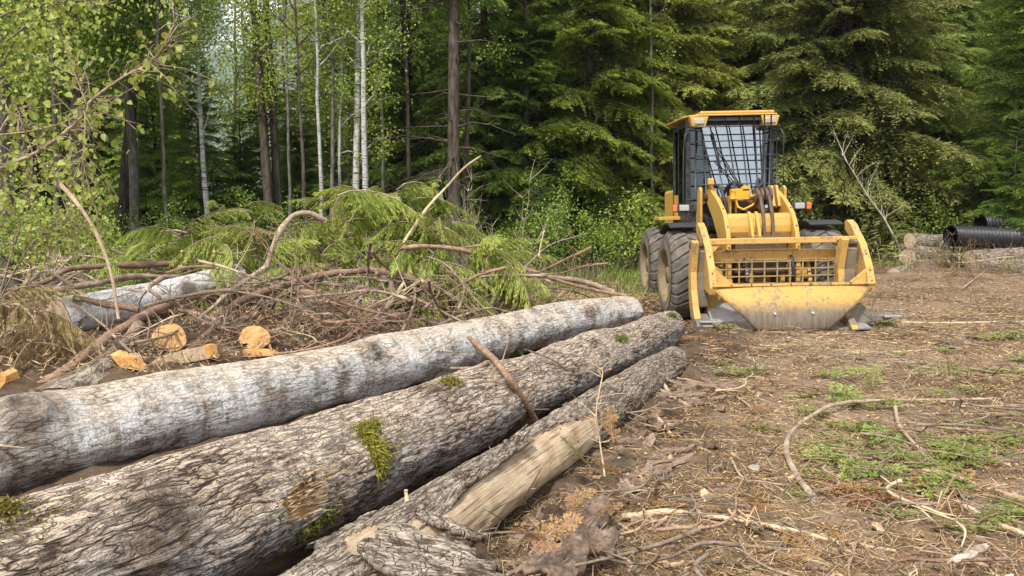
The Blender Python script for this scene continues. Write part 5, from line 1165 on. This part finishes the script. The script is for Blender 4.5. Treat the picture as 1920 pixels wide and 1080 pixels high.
M['black'] = simple('black_paint', (.028, .029, .032), .45, dirt=((.10, .09, .075), .4))
M['fender'] = simple('black_fender', (.035, .036, .038), .5)
M['steel'] = simple('scraped_steel', (.62, .62, .62), .36, .6, dirt=((.20, .17, .14), .8), sc=4)
M['grey_steel'] = simple('grey_worn_steel', (.24, .22, .195), .55, .35, sc=5, dirt=((.34, .25, .12), .6))
M['rust'] = simple('greasy_rust', (.115, .078, .052), .5, .2, sc=9)
M['chrome'] = simple('cylinder_rod', (.62, .62, .62), .15, 1.0, var=.03)
M['hose'] = simple('rubber_hose', (.035, .034, .036), .5)
M['lamp'] = simple('lamp_glass', (.40, .39, .36), .12, .0, .8, .08, sc=40)
M['amber'] = simple('amber_lens', (.75, .18, .02), .2, 0, .7, .1, sc=40)
M['bar'] = simple('guard_bar', (.05, .055, .065), .4, .2)
M['seat'] = simple('seat_cloth', (.05, .05, .055), .9)
M['white'] = simple('white_sticker', (.7, .7, .7), .5, var=.03)
M['red'] = simple('red_stripe', (.45, .03, .02), .5, var=.05)
def glass(name, tint, refl, sky=.0):
    t = NT(name); a = t.n('BsdfTransparent', None, Color=tint).outputs[0]; gl = t.n('BsdfGlossy', None, Color=(.86, .92, .97), Roughness=.04).outputs[0]
    t.end(t.n('MixShader', None, i0=refl, i1=a, i2=gl).outputs[0]); return t.m
M['glass'] = glass('tinted_glass', (.30, .42, .38), .10); M['windscreen'] = glass('windscreen_glass', (.40, .48, .48), .42)

M['fresh_yellow'] = paint('fresh_yellow_paint', (.72, .38, .03), (.3, .2, .1), .0, .4)
XC, YF = 3.62, 12.1
LD = empty('wheel_loader', (XC, YF, 0), 'yellow wheel loader with a caged cab and a log grapple, parked facing the camera', 'wheel loader')
Y_ = M['yellow']
def tyre(x, y, side, w=.56, r=.69, grp=None):
    """side -1: outer face at screen left"""
    q = MB(); prof = [(-.5, .60), (-.5, .66), (-.47, .80), (-.42, .90), (-.34, .945), (0, .955), (.34, .945), (.42, .90), (.47, .80), (.5, .66), (.5, .60)]
    n = 64; th = np.linspace(0, 2 * np.pi, n, endpoint=False)
    V = np.array([(x + a * w, y + b * r * math.cos(t), r + b * r * math.sin(t)) for a, b in prof for t in th]); k = len(prof)
    i = np.arange(k - 1)[:, None] * n; j = np.arange(n)[None]; F = np.stack([i + j, i + (j + 1) % n, i + n + (j + 1) % n, i + n + j], -1).reshape(-1, 4)
    root = q.add(V, F, smooth=True).build('tyre', M['rubber'], LD)
    lg = MB()
    for s in (-1, 1):
        for m in range(24):
            t0 = 2 * math.pi * (m + (.5 if s > 0 else 0)) / 24
            A = []
            for (a, rb, dt) in [(.02 * s, .955, 0.0), (.20 * s, .952, .07), (.36 * s, .93, .16), (.46 * s, .86, .19), (.485 * s, .79, .195)]:
                for e in (0, .185 if abs(a) > .1 else .16):
                    for rr_ in (rb - .03, min(rb + .040, 1.0) if abs(a) < .4 else rb + .02):
                        t = t0 + dt + e; A.append((x + a * w, y + rr_ * r * math.cos(t), r + rr_ * r * math.sin(t)))
            F = []
            for c in range(4):
                b = c * 4; d = b + 4; F += [(b + 1, b + 3, d + 3, d + 1), (b, b + 1, d + 1, d), (b + 2, d + 2, d + 3, b + 3)]
            F += [(0, 2, 3, 1), (16, 17, 19, 18)]
            lg.add(A, np.array(F))
    lg.build('tread', M['rubber'], root, bevel=.006)
    ro = MB()
    for s in (-1, 1):
        prof2 = [(.505 * s, .80), (.52 * s, .70), (.50 * s, .60)]
        V = np.array([(x + a * w, y + b * r * math.cos(t), r + b * r * math.sin(t)) for a, b in prof2 for t in th]); i = np.arange(2)[:, None] * n
        ro.add(V, np.stack([i + j, i + n + j, i + n + (j + 1) % n, i + (j + 1) % n], -1).reshape(-1, 4), smooth=True)
    ro.build('sidewall', M['side_rubber'], root)
    ri = MB(); prof3 = [(.50, .61), (.51, .585), (.44, .56), (.36, .53), (.22, .50), (.18, .30), (.28, .26), (.30, .20), (.42, .18), (.42, 0.01)]
    for s in (-1, 1):
        V = np.array([(x + s * a * w, y + b * r * math.cos(t), r + b * r * math.sin(t)) for a, b in prof3 for t in th]); i = np.arange(len(prof3) - 1)[:, None] * n
        ri.add(V, np.stack([i + j, i + n + j, i + n + (j + 1) % n, i + (j + 1) % n], -1).reshape(-1, 4), smooth=True)
        for m in range(12): t = m * math.pi / 6; ri.cyl((x + s * .19 * w, y + .4 * r * math.cos(t), r + .4 * r * math.sin(t)), (x + s * .25 * w, y + .4 * r * math.cos(t), r + .4 * r * math.sin(t)), .016, 8)
    ri.build('rim', M['rim'], root)
xl, xr = 2.60, 4.66
tyre(xl, YF, -1); tyre(xr, YF, 1); tyre(2.70, 14.5, -1); tyre(4.76, 14.5, 1)
# axle and chassis
MB().cyl((xl, YF, .69), (xr, YF, .69), .14).box((XC, YF, .69), (.5, .5, .45)).build('front_axle', Y_, LD, bevel=.03)
MB().cyl((2.7, 14.5, .69), (4.76, 14.5, .69), .14).build('rear_axle', Y_, LD)
MB().box((XC, 12.3, 1.0), (.75, 1.5, .55)).box((XC, 12.6, 1.45), (.62, .5, .7)).build('front_frame', M['rust'], LD, bevel=.02)
MB().box((XC + .05, 14.6, 1.0), (.95, 2.6, .5)).build('rear_frame', Y_, LD, bevel=.02)
MB().box((XC + .08, 15.2, 1.62), (1.25, 1.7, .85)).build('engine_hood', Y_, LD, bevel=.05)
MB().box((2.83, 14.15, 1.53), (.52, .5, .06)).box((2.98, 14.2, 1.72), (.10, .35, .42)).build('side_platform', Y_, LD, bevel=.008)
MB().box((2.965, 14.02, 1.80), (.012, .02, .035)).box((2.965, 14.02, 1.73), (.012, .02, .02)).build('red_stripe', M['red'], LD)
MB().box((4.72, 14.2, 1.40), (.5, .5, .05)).build('side_platform', Y_, LD, bevel=.008)
MB().box((3.02, 13.25, 1.25), (.16, .30, .62)).build('step_box', M['black'], LD, bevel=.01)
# fenders: curved black plates over the front tyres
for x in (xl, xr):
    q = MB(); th = np.linspace(R_(52), R_(112), 18); r1, w = .77, .5
    V = [(x + a * w / 2, YF + (r1 + b) * math.cos(t) * 1.03, .69 + (r1 + b) * math.sin(t)) for t in th for a, b in ((-1, 0), (1, 0), (1, .022), (-1, .022))]
    F = []
    for i in range(17):
        b = i * 4; d = b + 4; F += [(b + k, b + (k + 1) % 4, d + (k + 1) % 4, d + k) for k in range(4)]
    F += [(0, 3, 2, 1), (68, 69, 70, 71)]; q.add(V, np.array(F), smooth=False); q.build('fender', M['fender'], LD, bevel=.006)
# headlights on brackets
for s, x in ((-1, 2.72), (1, 4.56)):
    y = 12.55; z = 1.70
    h = MB().box((x + .03 * -s, y + .05, z), (.34 if s < 0 else .26, .12, .13)).box((x - s * .17, y + .08, z - .13), (.05, .05, .36)).build('headlight_housing', M['black'], LD, bevel=.012)
    MB().box((x + (.0 if s < 0 else -.04), y - .018, z), (.155, .03, .095)).build('headlight', M['lamp'], h, bevel=.018)
    MB().box((x + s * (.145 if s < 0 else .10), y - .01, z), (.07, .07, .11)).build('indicator', M['amber'], h, bevel=.012)
# cab ---------------------------------------------------------------
cab = empty('cab', (3.68, 13.9, 1.4), None, None); cab.parent = LD; cab.location = Vector((3.68, 13.9, 1.4)) - WL[LD.name]
cl, cr_, cfy, cby, cz0, cz1 = 2.93, 4.29, 13.25, 14.55, 1.40, 3.21
wb = 4.05; blk = M['black']; s_sh = .07
def P3(x, y, z): return (x, y, z)
q = MB()
for (x, y) in ((cl, cfy), (cr_, cfy)): q.bar((x, y, cz0), (x, y, cz1), .075)
for (x, y) in ((cl + s_sh, cby), (cr_ + s_sh, cby)): q.bar((x, y, cz0), (x, y, cz1), .09)
q.box(((cl + cr_) / 2, cfy + .03, 1.62), (cr_ - cl - .08, .06, .44)).box(((cl + cr_) / 2, cfy, 3.16), (cr_ - cl - .08, .07, .09))
q.box(((cl + cr_) / 2 + s_sh, cby, 1.75), (cr_ - cl - .1, .06, .7)).box((cl + .035, 13.9, 1.60), (.05, 1.22, .42)).box((cr_ + .035, 13.9, 1.60), (.05, 1.22, .42)).box((cl + .035, 13.9, 3.16), (.05, 1.22, .08)).box((cr_ + .035, 13.9, 3.16), (.05, 1.22, .08))
q.box((3.72, 13.9, 1.42), (1.4, 1.2, .06)); q.bar((cl + .02, 13.95, cz0), (cl + .02, 13.95, cz1), .06)
q.build('cab_frame', blk, cab, bevel=.008)
# windscreen: slightly raked centre pane with angled side panes
def pane(pts, mat, name='window', par=None): q = MB(); q.add(pts, np.array([tuple(range(len(pts)))])); o = q.build(name, M[mat], par or cab); m = o.modifiers.new('thick', 'SOLIDIFY'); m.thickness = .006; return o
wy0, wy1 = 13.03, 13.20
c4 = [(3.34, wy0, 1.86), (4.07, wy0, 1.86), (4.15, wy1, 3.13), (3.13, wy1, 3.13)]
pane(c4, 'windscreen', 'windscreen')
pane([(2.97, cfy - .02, 1.84), (3.33, wy0, 1.86), (3.12, wy1, 3.13), (2.97, cfy - .01, 3.13)], 'glass'); pane([(4.08, wy0, 1.86), (4.26, cfy - .02, 1.84), (4.26, cfy - .01, 3.13), (4.18, wy1, 3.13)], 'glass')
pane([(cl, cfy + .05, 1.82), (cl, 13.92, 1.82), (cl, 13.92, 3.12), (cl, cfy + .05, 3.12)], 'glass'); pane([(cl + .03, 13.99, 1.82), (cl + .06, cby - .05, 1.82), (cl + .06, cby - .05, 3.12), (cl + .03, 13.99, 3.12)], 'glass')
pane([(cr_, cfy + .05, 1.82), (cr_ + .06, cby - .05, 1.82), (cr_ + .06, cby - .05, 3.12), (cr_, cfy + .05, 3.12)], 'glass'); pane([(cl + .12, cby, 2.1), (cr_ + .02, cby, 2.1), (cr_ + .02, cby, 3.1), (cl + .12, cby, 3.1)], 'glass')
MB().bar(c4[0], c4[3], .022).bar(c4[1], c4[2], .022).bar(c4[3], c4[2], .022).build('windscreen_seal', blk, cab)
# roof with lamp corners
rf = MB().prism([(3.08, 13.0), (4.31, 13.0), (4.35, 13.1), (4.40, 14.7), (2.86, 14.7), (2.80, 14.3), (2.86, 13.35), (2.92, 13.1)], 2, 3.25, 3.28).build('roof', Y_, cab, bevel=.02)
MB().box((3.70, 13.75, 3.315), (1.2, 1.3, .05)).build('roof_panel', Y_, rf, bevel=.02)
for x in (3.06, 4.20):
    h = MB().prism([(x - .15, 3.245), (x + .15, 3.245), (x + .10, 3.08), (x - .11, 3.09)], 1, 13.0, 13.18).build('roof_lamp_box', Y_, rf, bevel=.01)
    MB().box((x, 12.99, 3.165), (.165, .03, .09)).build('roof_lamp', M['lamp'], h, bevel=.02)
MB().box((3.68, 13.1, 3.20), (1.0, .12, .05)).build('sun_visor', blk, cab)
# seat, column and lever inside
MB().box((3.68, 14.1, 2.0), (.5, .5, .14)).box((3.68, 14.35, 2.35), (.48, .12, .62)).build('seat', M['seat'], cab, bevel=.04)
MB().bar((3.66, 13.35, 1.7), (3.66, 13.55, 2.15), .08).build('steering_column', blk, cab)
th = np.linspace(0, 2 * np.pi, 25); MB().tube([(3.66 + .19 * math.cos(a), 13.55 + .13 * math.sin(a), 2.17 + .12 * math.sin(a)) for a in th], .014, 6, caps=False).build('steering_wheel', blk, cab)
# wipers
MB().tube([(3.98, 12.99, 1.88), (3.75, 13.02, 2.1), (3.38, 13.1, 2.75)], .010, 5).tube([(3.95, 12.99, 1.86), (3.68, 13.01, 2.12), (3.34, 13.08, 2.55)], .008, 5).tube([(3.45, 13.07, 2.35), (3.30, 13.11, 3.0)], .012, 5).build('wiper', blk, cab)
# guard grid in front of the windscreen
gd = MB(); gy = 12.9; zt, zb = 3.07, 1.93; xL, xR = 2.93, 4.47; br_ = .0105
for k in range(6): z = zt - k * (zt - zb) / 5; gd.tube([(2.90, gy + .28, z - .01), (2.99, gy + .05, z), (3.15, gy, z), (4.2, gy, z), (4.33, gy + .04, z), (4.33, gy + .3, z)], br_, 6)
for (a, b) in ((2.99, 2.99), (3.07, 3.16), (3.21, 3.45), (3.44, 3.66), (3.67, 3.83), (3.90, 3.99), (4.07, 4.08), (4.18, 4.15), (4.27, 4.27)):
    top = 3.07 if a < 3.4 or a > 4.2 else 3.245; gd.tube([(a, gy + (.05 if a < 3.05 else 0), top), (b, gy + (.05 if a < 3.05 else 0), zb)], br_ * (1.15 if a < 4.2 else .95), 6)
gd.tube([(4.33, gy + .3, 3.02), (4.37, gy + .06, 3.0), (4.39, gy + .03, 2.92), (4.39, gy + .03, 1.95), (4.37, gy + .06, 1.86), (4.34, gy + .3, 1.84)], .015, 8)
gd.build('window_guard', M['bar'], cab)
rg_ = MB(); ry = 14.6
for k in range(7): rg_.tube([(3.02, ry, 2.15 + k * .155), (4.36, ry, 2.15 + k * .155)], .014, 5)
for k in range(7): rg_.tube([(3.16 + k * .2, ry, 2.1), (3.16 + k * .2, ry, 3.12)], .014, 5)
rg_.build('rear_guard', M['bar'], cab)
MB().tube([(2.92, 13.2, 3.0), (2.85, 13.1, 2.98), (2.83, 13.1, 2.7), (2.83, 13.12, 1.9), (2.86, 13.15, 1.78), (2.93, 13.22, 1.75)], .014, 7).build('grab_rail', M['bar'], cab)
MB().tube([(2.97, 13.97, 1.5), (2.97, 13.97, 3.1)], .02, 7).build('exhaust_duct', M['bar'], cab)
# lift arms: two curved plates, seen edge on
def arm(x, w=.065):
    out = [(12.80, 2.00), (12.62, 2.00), (12.4, 1.93), (12.15, 1.83), (11.94, 1.72), (11.78, 1.62), (11.67, 1.50), (11.58, 1.36), (11.53, 1.20), (11.50, .83), (11.5, .45), (11.72, .45), (11.8, .8), (11.9, 1.05), (12.03, 1.22), (12.35, 1.52), (12.72, 1.76), (12.88, 1.86)]
    a = MB().prism(out, 0, x - w / 2, x + w / 2).build('lift_arm', Y_, LD, bevel=.012)
    MB().cyl((x - .09, 12.70, 1.87), (x + .09, 12.70, 1.87), .055).build('pin', M['rust'], a); MB().cyl((x - .08, 11.66, .6), (x + .08, 11.66, .6), .06).build('pin', M['rust'], a)
for x in (3.15, 4.145): arm(x)
for x in (3.03, 4.36): MB().prism([(13.0, 1.55), (12.9, 2.0), (12.8, 2.03), (12.72, 1.98), (12.72, 1.0), (13.0, 1.0)], 0, x - .02, x + .02).build('pivot_plate', Y_, LD, bevel=.008)
MB().prism([(11.74, 1.575), (11.80, 1.60), (12.15, 1.6), (12.15, 1.1), (11.98, 1.12), (11.85, 1.17), (11.76, 1.24), (11.715, 1.33), (11.71, 1.42)], 0, 3.18, 4.12).build('cross_tube', Y_, LD, bevel=.04)
for x in (3.50, 3.60): MB().prism([(11.72, 1.62), (11.78, 1.63), (11.9, 1.2), (11.7, 1.10), (11.56, 1.14), (11.54, 1.28), (11.60, 1.40)], 0, x - .02, x + .02).build('lug_plate', Y_, LD, bevel=.006)
MB().cyl((3.52, 11.62, 1.21), (3.64, 11.62, 1.21), .075).cyl((3.44, 11.60, 1.23), (3.50, 11.60, 1.23), .035).build('pin', M['yellow_worn'], LD)
# bell crank and tilt cylinder in the middle
bc = MB()
for x in (3.695, 3.825): bc.prism([(12.10, 1.92), (12.0, 1.98), (11.88, 1.93), (11.70, 1.62), (11.61, 1.20), (11.60, 1.05), (11.70, 1.05), (11.705, 1.5), (11.78, 1.63), (12.05, 1.70)], 0, x - .024, x + .024)
bc.build('bell_crank', M['rust'], LD, bevel=.01)
q = MB()
for x in (3.66, 3.725, 3.79, 3.855): q.cyl((x - .023, 11.95, 1.86), (x + .023, 11.95, 1.86), .115)
q.build('roller', M['rust'], LD, bevel=.006)
MB().cyl((3.64, 11.95, 1.86), (3.62, 11.95, 1.86), .03).cyl((3.76, 11.86, 1.70), (3.76, 11.78, 1.70), .024).build('pin', M['chrome'], LD)
MB().cyl((3.70, 12.9, 1.45), (3.79, 12.02, 1.84), .085).build('tilt_cylinder', Y_, LD)
MB().box((3.47, 12.15, 1.89), (.26, .16, .16)).box((3.55, 12.12, 1.97), (.12, .1, .07)).cyl((3.36, 12.1, 1.93), (3.36, 12.1, 1.82), .045).cyl((3.60, 12.05, 1.85), (3.78, 12.02, 1.88), .026).tube([(3.40, 12.08, 1.8), (3.42, 12.05, 1.70), (3.50, 12.03, 1.66), (3.62, 12.0, 1.72), (3.70, 12.0, 1.80)], .018, 7).build('valve_block', M['fresh_yellow'], LD, bevel=.01)
for x in (3.37, 3.45): MB().box((x, 12.6, 1.62), (.03, .7, .5)).build('inner_plate', Y_, LD, bevel=.008)
MB().box((3.12, 12.5, 2.10), (.09, .09, .10)).bar((3.12, 12.5, 2.05), (3.22, 12.6, 1.85), .06).build('arm_stop', Y_, LD, bevel=.012)
for x in (4.02, 4.10): MB().prism([(12.6, 1.6), (12.5, 2.02), (12.35, 2.02), (12.2, 1.7)], 0, x - .02, x + .02).build('ear_plate', Y_, LD, bevel=.008)
hs = [[(3.02 + .1, 12.7, 2.0), (3.24, 12.5, 2.03), (3.30, 12.35, 1.8), (3.32, 12.3, 1.5)], [(3.50, 12.9, 1.72), (3.46, 12.7, 2.02), (3.48, 12.4, 2.08), (3.40, 12.2, 2.02), (3.36, 12.1, 1.95)], [(3.40, 12.95, 1.5), (3.38, 12.7, 1.9), (3.44, 12.5, 2.06), (3.55, 12.3, 2.02)], [(3.95, 12.9, 1.7), (3.90, 12.6, 2.08), (3.82, 12.4, 2.1), (3.75, 12.25, 1.98)], [(4.0, 12.9, 1.6), (3.94, 12.6, 2.04), (3.88, 12.4, 2.06), (3.70, 12.2, 1.92)], [(3.55, 12.5, 1.5), (3.58, 12.2, 1.65), (3.62, 12.0, 1.45), (3.6, 11.95, 1.2)], [(3.98, 11.9, 1.15), (4.02, 11.5, 1.0), (4.03, 11.4, .85), (4.05, 11.4, .7)], [(3.40, 11.7, 1.1), (3.35, 11.5, .98), (3.34, 11.45, .85)]]
for P in hs: MB().tube(smooth_pts(P), .026, 8).build('hydraulic_hose', M['hose'], LD)
for x in (2.98, 4.40): 
    c = MB().cyl((x, 12.7, .95), (x, 12.1, 1.02), .07).build('lift_cylinder', Y_, LD); MB().cyl((x, 12.1, 1.02), (x + (.1 if x < 3.5 else -.1), 11.75, 1.08), .035).build('rod', M['chrome'], c)
for x in (3.40, 4.02): MB().cyl((x, 11.5, .62), (x, 11.55, .92), .028, 12).cyl((x, 11.5, .72), (x, 11.5, .78), .042, 6).build('hose_coupling', M['chrome'], LD)
for x in (3.5, 3.95): MB().prism([(12.0, .3), (11.6, .3), (11.55, 1.05), (11.75, 1.15), (12.0, .9)], 0, x - .03, x + .03).build('quick_hitch', Y_, LD, bevel=.01)
# grapple ----------------------------------------------------------------
gp = empty('log_grapple', (3.85, 11.2, .5), None, None); gp.parent = LD; gp.location = Vector((3.85, 11.2, .5)) - WL[LD.name]; YW = M['yellow_worn']
def crescent(x, w=.10):
    out = [(11.72, 1.46), (11.64, 1.485), (11.50, 1.42), (11.17, 1.15), (10.97, .85), (10.87, .60), (10.90, .50), (11.35, .56), (11.42, .62), (11.30, .72), (11.24, .86), (11.27, 1.0), (11.37, 1.13), (11.55, 1.25), (11.70, 1.34)]
    return MB().prism(out, 0, x - w / 2, x + w / 2).build('clamp_arm', YW, gp, bevel=.010)
crescent(2.765); crescent(4.93)
MB().box((3.86, 11.33, 1.215), (2.14, .10, .085)).build('clamp_bar', YW, gp, bevel=.010)
MB().box((3.76, 11.52, 1.00), (1.80, .12, .15)).box((3.60, 11.47, 1.082), (1.05, .08, .02)).build('clamp_bar', YW, gp, bevel=.010)
for s, x in ((1, 2.79), (-1, 4.93)):
    MB().prism([(x, 1.18), (x + s * .20, 1.18), (x, 1.0)], 1, 11.30, 11.34).build('gusset', YW, gp); MB().prism([(x, .62), (x + s * .30, .62), (x, .86)], 1, 10.95, 10.99).build('gusset', YW, gp, bevel=.005)
grd = MB()
for k in range(10): x = 2.90 + k * .182; grd.box((x, 11.42, .76), (.020, .020, .38))
for k in range(4): grd.box((3.77, 11.42 - .003, .60 + k * .105), (1.84, .023, .018))
M['mesh_steel'] = simple('grimy_yellow_steel', (.40, .28, .12), .6, dirt=((.16, .12, .08), .8)); grd.build('grapple_mesh', M['mesh_steel'], gp)
for x in (3.17, 3.47, 4.32, 4.62): MB().bar((x, 11.5, .55), (x, 11.66, 1.0), .05).build('upright', YW, gp, bevel=.006)
# scraped trapezoid plate, gently bowed and thick
rows = 14; cols = 24; Vp = []
for a in np.linspace(0, 1, rows):
    z = .615 - .60 * a; hw0 = 2.74 + .60 * max(0, a - .03); hw1 = 4.985 - .73 * max(0, a - .03) ; yy = 10.88 - .20 * math.sin(a * 1.8) ** 1.0
    for b in np.linspace(0, 1, cols): Vp.append((hw0 + (hw1 - hw0) * b, yy + .05 * (abs(b - .5) * 2) ** 3, z))
Vp = np.array(Vp); i = np.arange(rows - 1)[:, None] * cols; j = np.arange(cols - 1)[None]
o = MB().add(Vp, np.stack([i + j, i + cols + j, i + cols + j + 1, i + j + 1], -1).reshape(-1, 4), smooth=True)
# material works in object space, so the origin sits at the plate's foot
pl = o.build('clamp_plate', M['plate'], gp, origin=(3.85, 10.8, 0)); m = pl.modifiers.new('thick', 'SOLIDIFY'); m.thickness = .03; m.offset = 0
for x in (3.54, 4.05): MB().cyl((x, 10.66, .26), (x, 10.70, .26), .014, 10).build('bolt_hole', M['white'], pl)
MB().box((3.86, 10.93, .625), (2.22, .16, .025)).build('plate_lip', YW, gp, bevel=.006)
# lower tines with feet
def tine(x, s):
    out = [(11.06, 1.22), (11.16, 1.25), (11.28, 1.15), (11.37, .8), (11.34, .42), (11.22, .16), (11.0, .05), (10.70, .015), (10.72, .06), (10.92, .14), (11.06, .30), (11.17, .55), (11.20, .8), (11.12, 1.05)]
    a = MB().prism(out, 0, x - .045, x + .045).build('tine', YW, gp, bevel=.010)
    MB().prism([(11.28, .30), (11.34, .4), (11.32, .8), (11.22, 1.1), (11.18, 1.08), (11.25, .8), (11.25, .45)], 0, x + .045, x + .21).build('tine_web', M['grey_steel'], a)
    f = MB().prism([(11.15, .03), (10.80, .02), (10.76, .09), (10.85, .15), (11.15, .22)], 0, x - .05, x + .17 if s > 0 else x + .05)
    f.build('foot', M['grey_steel'], a, bevel=.012)
    if s > 0: MB().box((x + .12, 10.82, .145), (.26, .10, .028)).build('foot_edge', M['steel'], a, bevel=.008)
tine(2.57, 1); tine(4.64, -1)
q = MB().prism([(4.55, .02), (5.25, .10), (5.30, .16), (5.0, .17), (4.86, .33), (4.72, .30), (4.6, .14)], 1, 11.0, 11.12); q.build('foot', M['grey_steel'], gp, bevel=.012)
MB().box((5.25, 11.02, .155), (.24, .22, .03)).build('foot_edge', M['steel'], gp, bevel=.008)
def blade(x0, x1): 
    q = MB(); A = [(x0, 10.80, .02), (x1, 10.80, .02), (x1, 11.15, .10), (x0, 11.15, .10), (x0, 11.5, .34), (x1, 11.5, .34)]; q.add(A, [np.array([(0, 1, 2, 3), (3, 2, 5, 4)])]); o = q.build('floor_blade', M['steel'], gp); m = o.modifiers.new('t', 'SOLIDIFY'); m.thickness = .02
blade(2.80, 3.75); blade(4.25, 4.90)
MB().prism([(2.80, .14), (3.10, .55), (2.80, .62)], 1, 11.38, 11.41).build('back_plate', YW, gp); MB().box((3.86, 11.60, .42), (2.2, .04, .35)).build('back_plate', YW, gp, bevel=.008)
MB().cyl((2.52, 11.2, 1.17), (2.80, 11.3, 1.17), .045).build('pin', M['rust'], gp); MB().cyl((4.60, 11.22, 1.17), (4.90, 11.3, 1.17), .045).build('pin', M['rust'], gp)
cab.location.z -= .09
rb_ = np.random.default_rng(2)
for x in (3.15, 4.145):                      # bolt heads and weld pads on the arms
    for (y, z) in ((11.50, .95), (11.515, 1.12), (11.60, 1.42), (11.86, 1.68)): MB().cyl((x, y + .01, z), (x, y - .012, z), .010, 6).build('bolt', M['rust'], LD)
for x in (2.765, 4.93):
    for (y, z) in ((10.90, .66), (10.95, .80), (11.08, 1.02)): MB().cyl((x, y + .01, z), (x, y - .018, z), .010, 6).build('bolt', M['rust'], gp)
for k in range(7): MB().cyl((3.0 + k * .27, 10.855, .64), (3.0 + k * .27, 10.83, .64), .009, 6).build('bolt', M['rust'], gp)
LD.rotation_euler = (0, -R_(1.15), 0)
# ------------------------------------------------------------------ light, sky, render settings
SUN_EL, SUN_AZ = 50, 204     # azimuth measured clockwise from +Y: the sun stands behind the camera, to its left
sd = bpy.data.lights.new('sun', 'SUN'); sd.energy = 4.0; sd.angle = R_(5); sd.color = (1.0, .95, .87)
so = bpy.data.objects.new('sun', sd); COL.objects.link(so)
az, el = R_(SUN_AZ), R_(SUN_EL)
sv = Vector((math.sin(az) * math.cos(el), math.cos(az) * math.cos(el), math.sin(el)))
so.rotation_euler = sv.to_track_quat('Z', 'Y').to_euler(); so.location = sv * 50
w = bpy.data.worlds.new('World'); scene.world = w; w.use_nodes = True; t = w.node_tree; t.nodes.clear()
sky = t.nodes.new('ShaderNodeTexSky'); sky.sky_type = 'NISHITA'; sky.sun_disc = False; sky.sun_elevation = el; sky.sun_rotation = az; sky.dust_density = 2.5; sky.air_density = 1.0
# thin cloud veil over the blue sky
tc = t.nodes.new('ShaderNodeTexCoord'); nz = t.nodes.new('ShaderNodeTexNoise'); nz.inputs['Scale'].default_value = 2.2; nz.inputs['Detail'].default_value = 6
t.links.new(tc.outputs['Generated'], nz.inputs['Vector'])
rp = t.nodes.new('ShaderNodeValToRGB'); rp.color_ramp.elements[0].position = .3; rp.color_ramp.elements[0].color = (.45, .45, .45, 1); rp.color_ramp.elements[1].position = .6; rp.color_ramp.elements[1].color = (.9, .9, .9, 1)
t.links.new(nz.outputs[0], rp.inputs[0])
mx_ = t.nodes.new('ShaderNodeMix'); mx_.data_type = 'RGBA'; t.links.new(rp.outputs[0], mx_.inputs[0]); t.links.new(sky.outputs[0], mx_.inputs[6]); mx_.inputs[7].default_value = (10.5, 10.8, 11.2, 1)
bg = t.nodes.new('ShaderNodeBackground'); bg.inputs[1].default_value = .085; t.links.new(mx_.outputs[2], bg.inputs[0])
ow = t.nodes.new('ShaderNodeOutputWorld'); t.links.new(bg.outputs[0], ow.inputs[0])
# air: one closed box of even haze round the camera and the whole scene
hz = NT('haze_air'); pv = hz.t.nodes.new('ShaderNodeVolumePrincipled'); pv.inputs['Color'].default_value = (.80, .87, .95, 1); pv.inputs['Density'].default_value = .00028; pv.inputs['Anisotropy'].default_value = .2
hz.t.links.new(pv.outputs[0], hz.out.inputs[1])
MB().box((0, 700, 350), (3600, 3600, 720)).build('haze', hz.m, kind='stuff', label='thin pale haze in the air')
scene.view_settings.view_transform = 'Standard'; scene.view_settings.look = 'None'; scene.view_settings.gamma = 1; scene.view_settings.exposure = .62
scene.render.engine = 'CYCLES'; c = scene.cycles
c.max_bounces = 5; c.diffuse_bounces = 3; c.glossy_bounces = 2; c.transmission_bounces = 3; c.transparent_max_bounces = 8; c.caustics_reflective = c.caustics_refractive = False
c.use_adaptive_sampling = True; c.adaptive_threshold = .02
try: c.use_denoising = True; c.denoiser = 'OPENIMAGEDENOISE'; c.denoising_prefilter = 'ACCURATE'
except Exception: pass
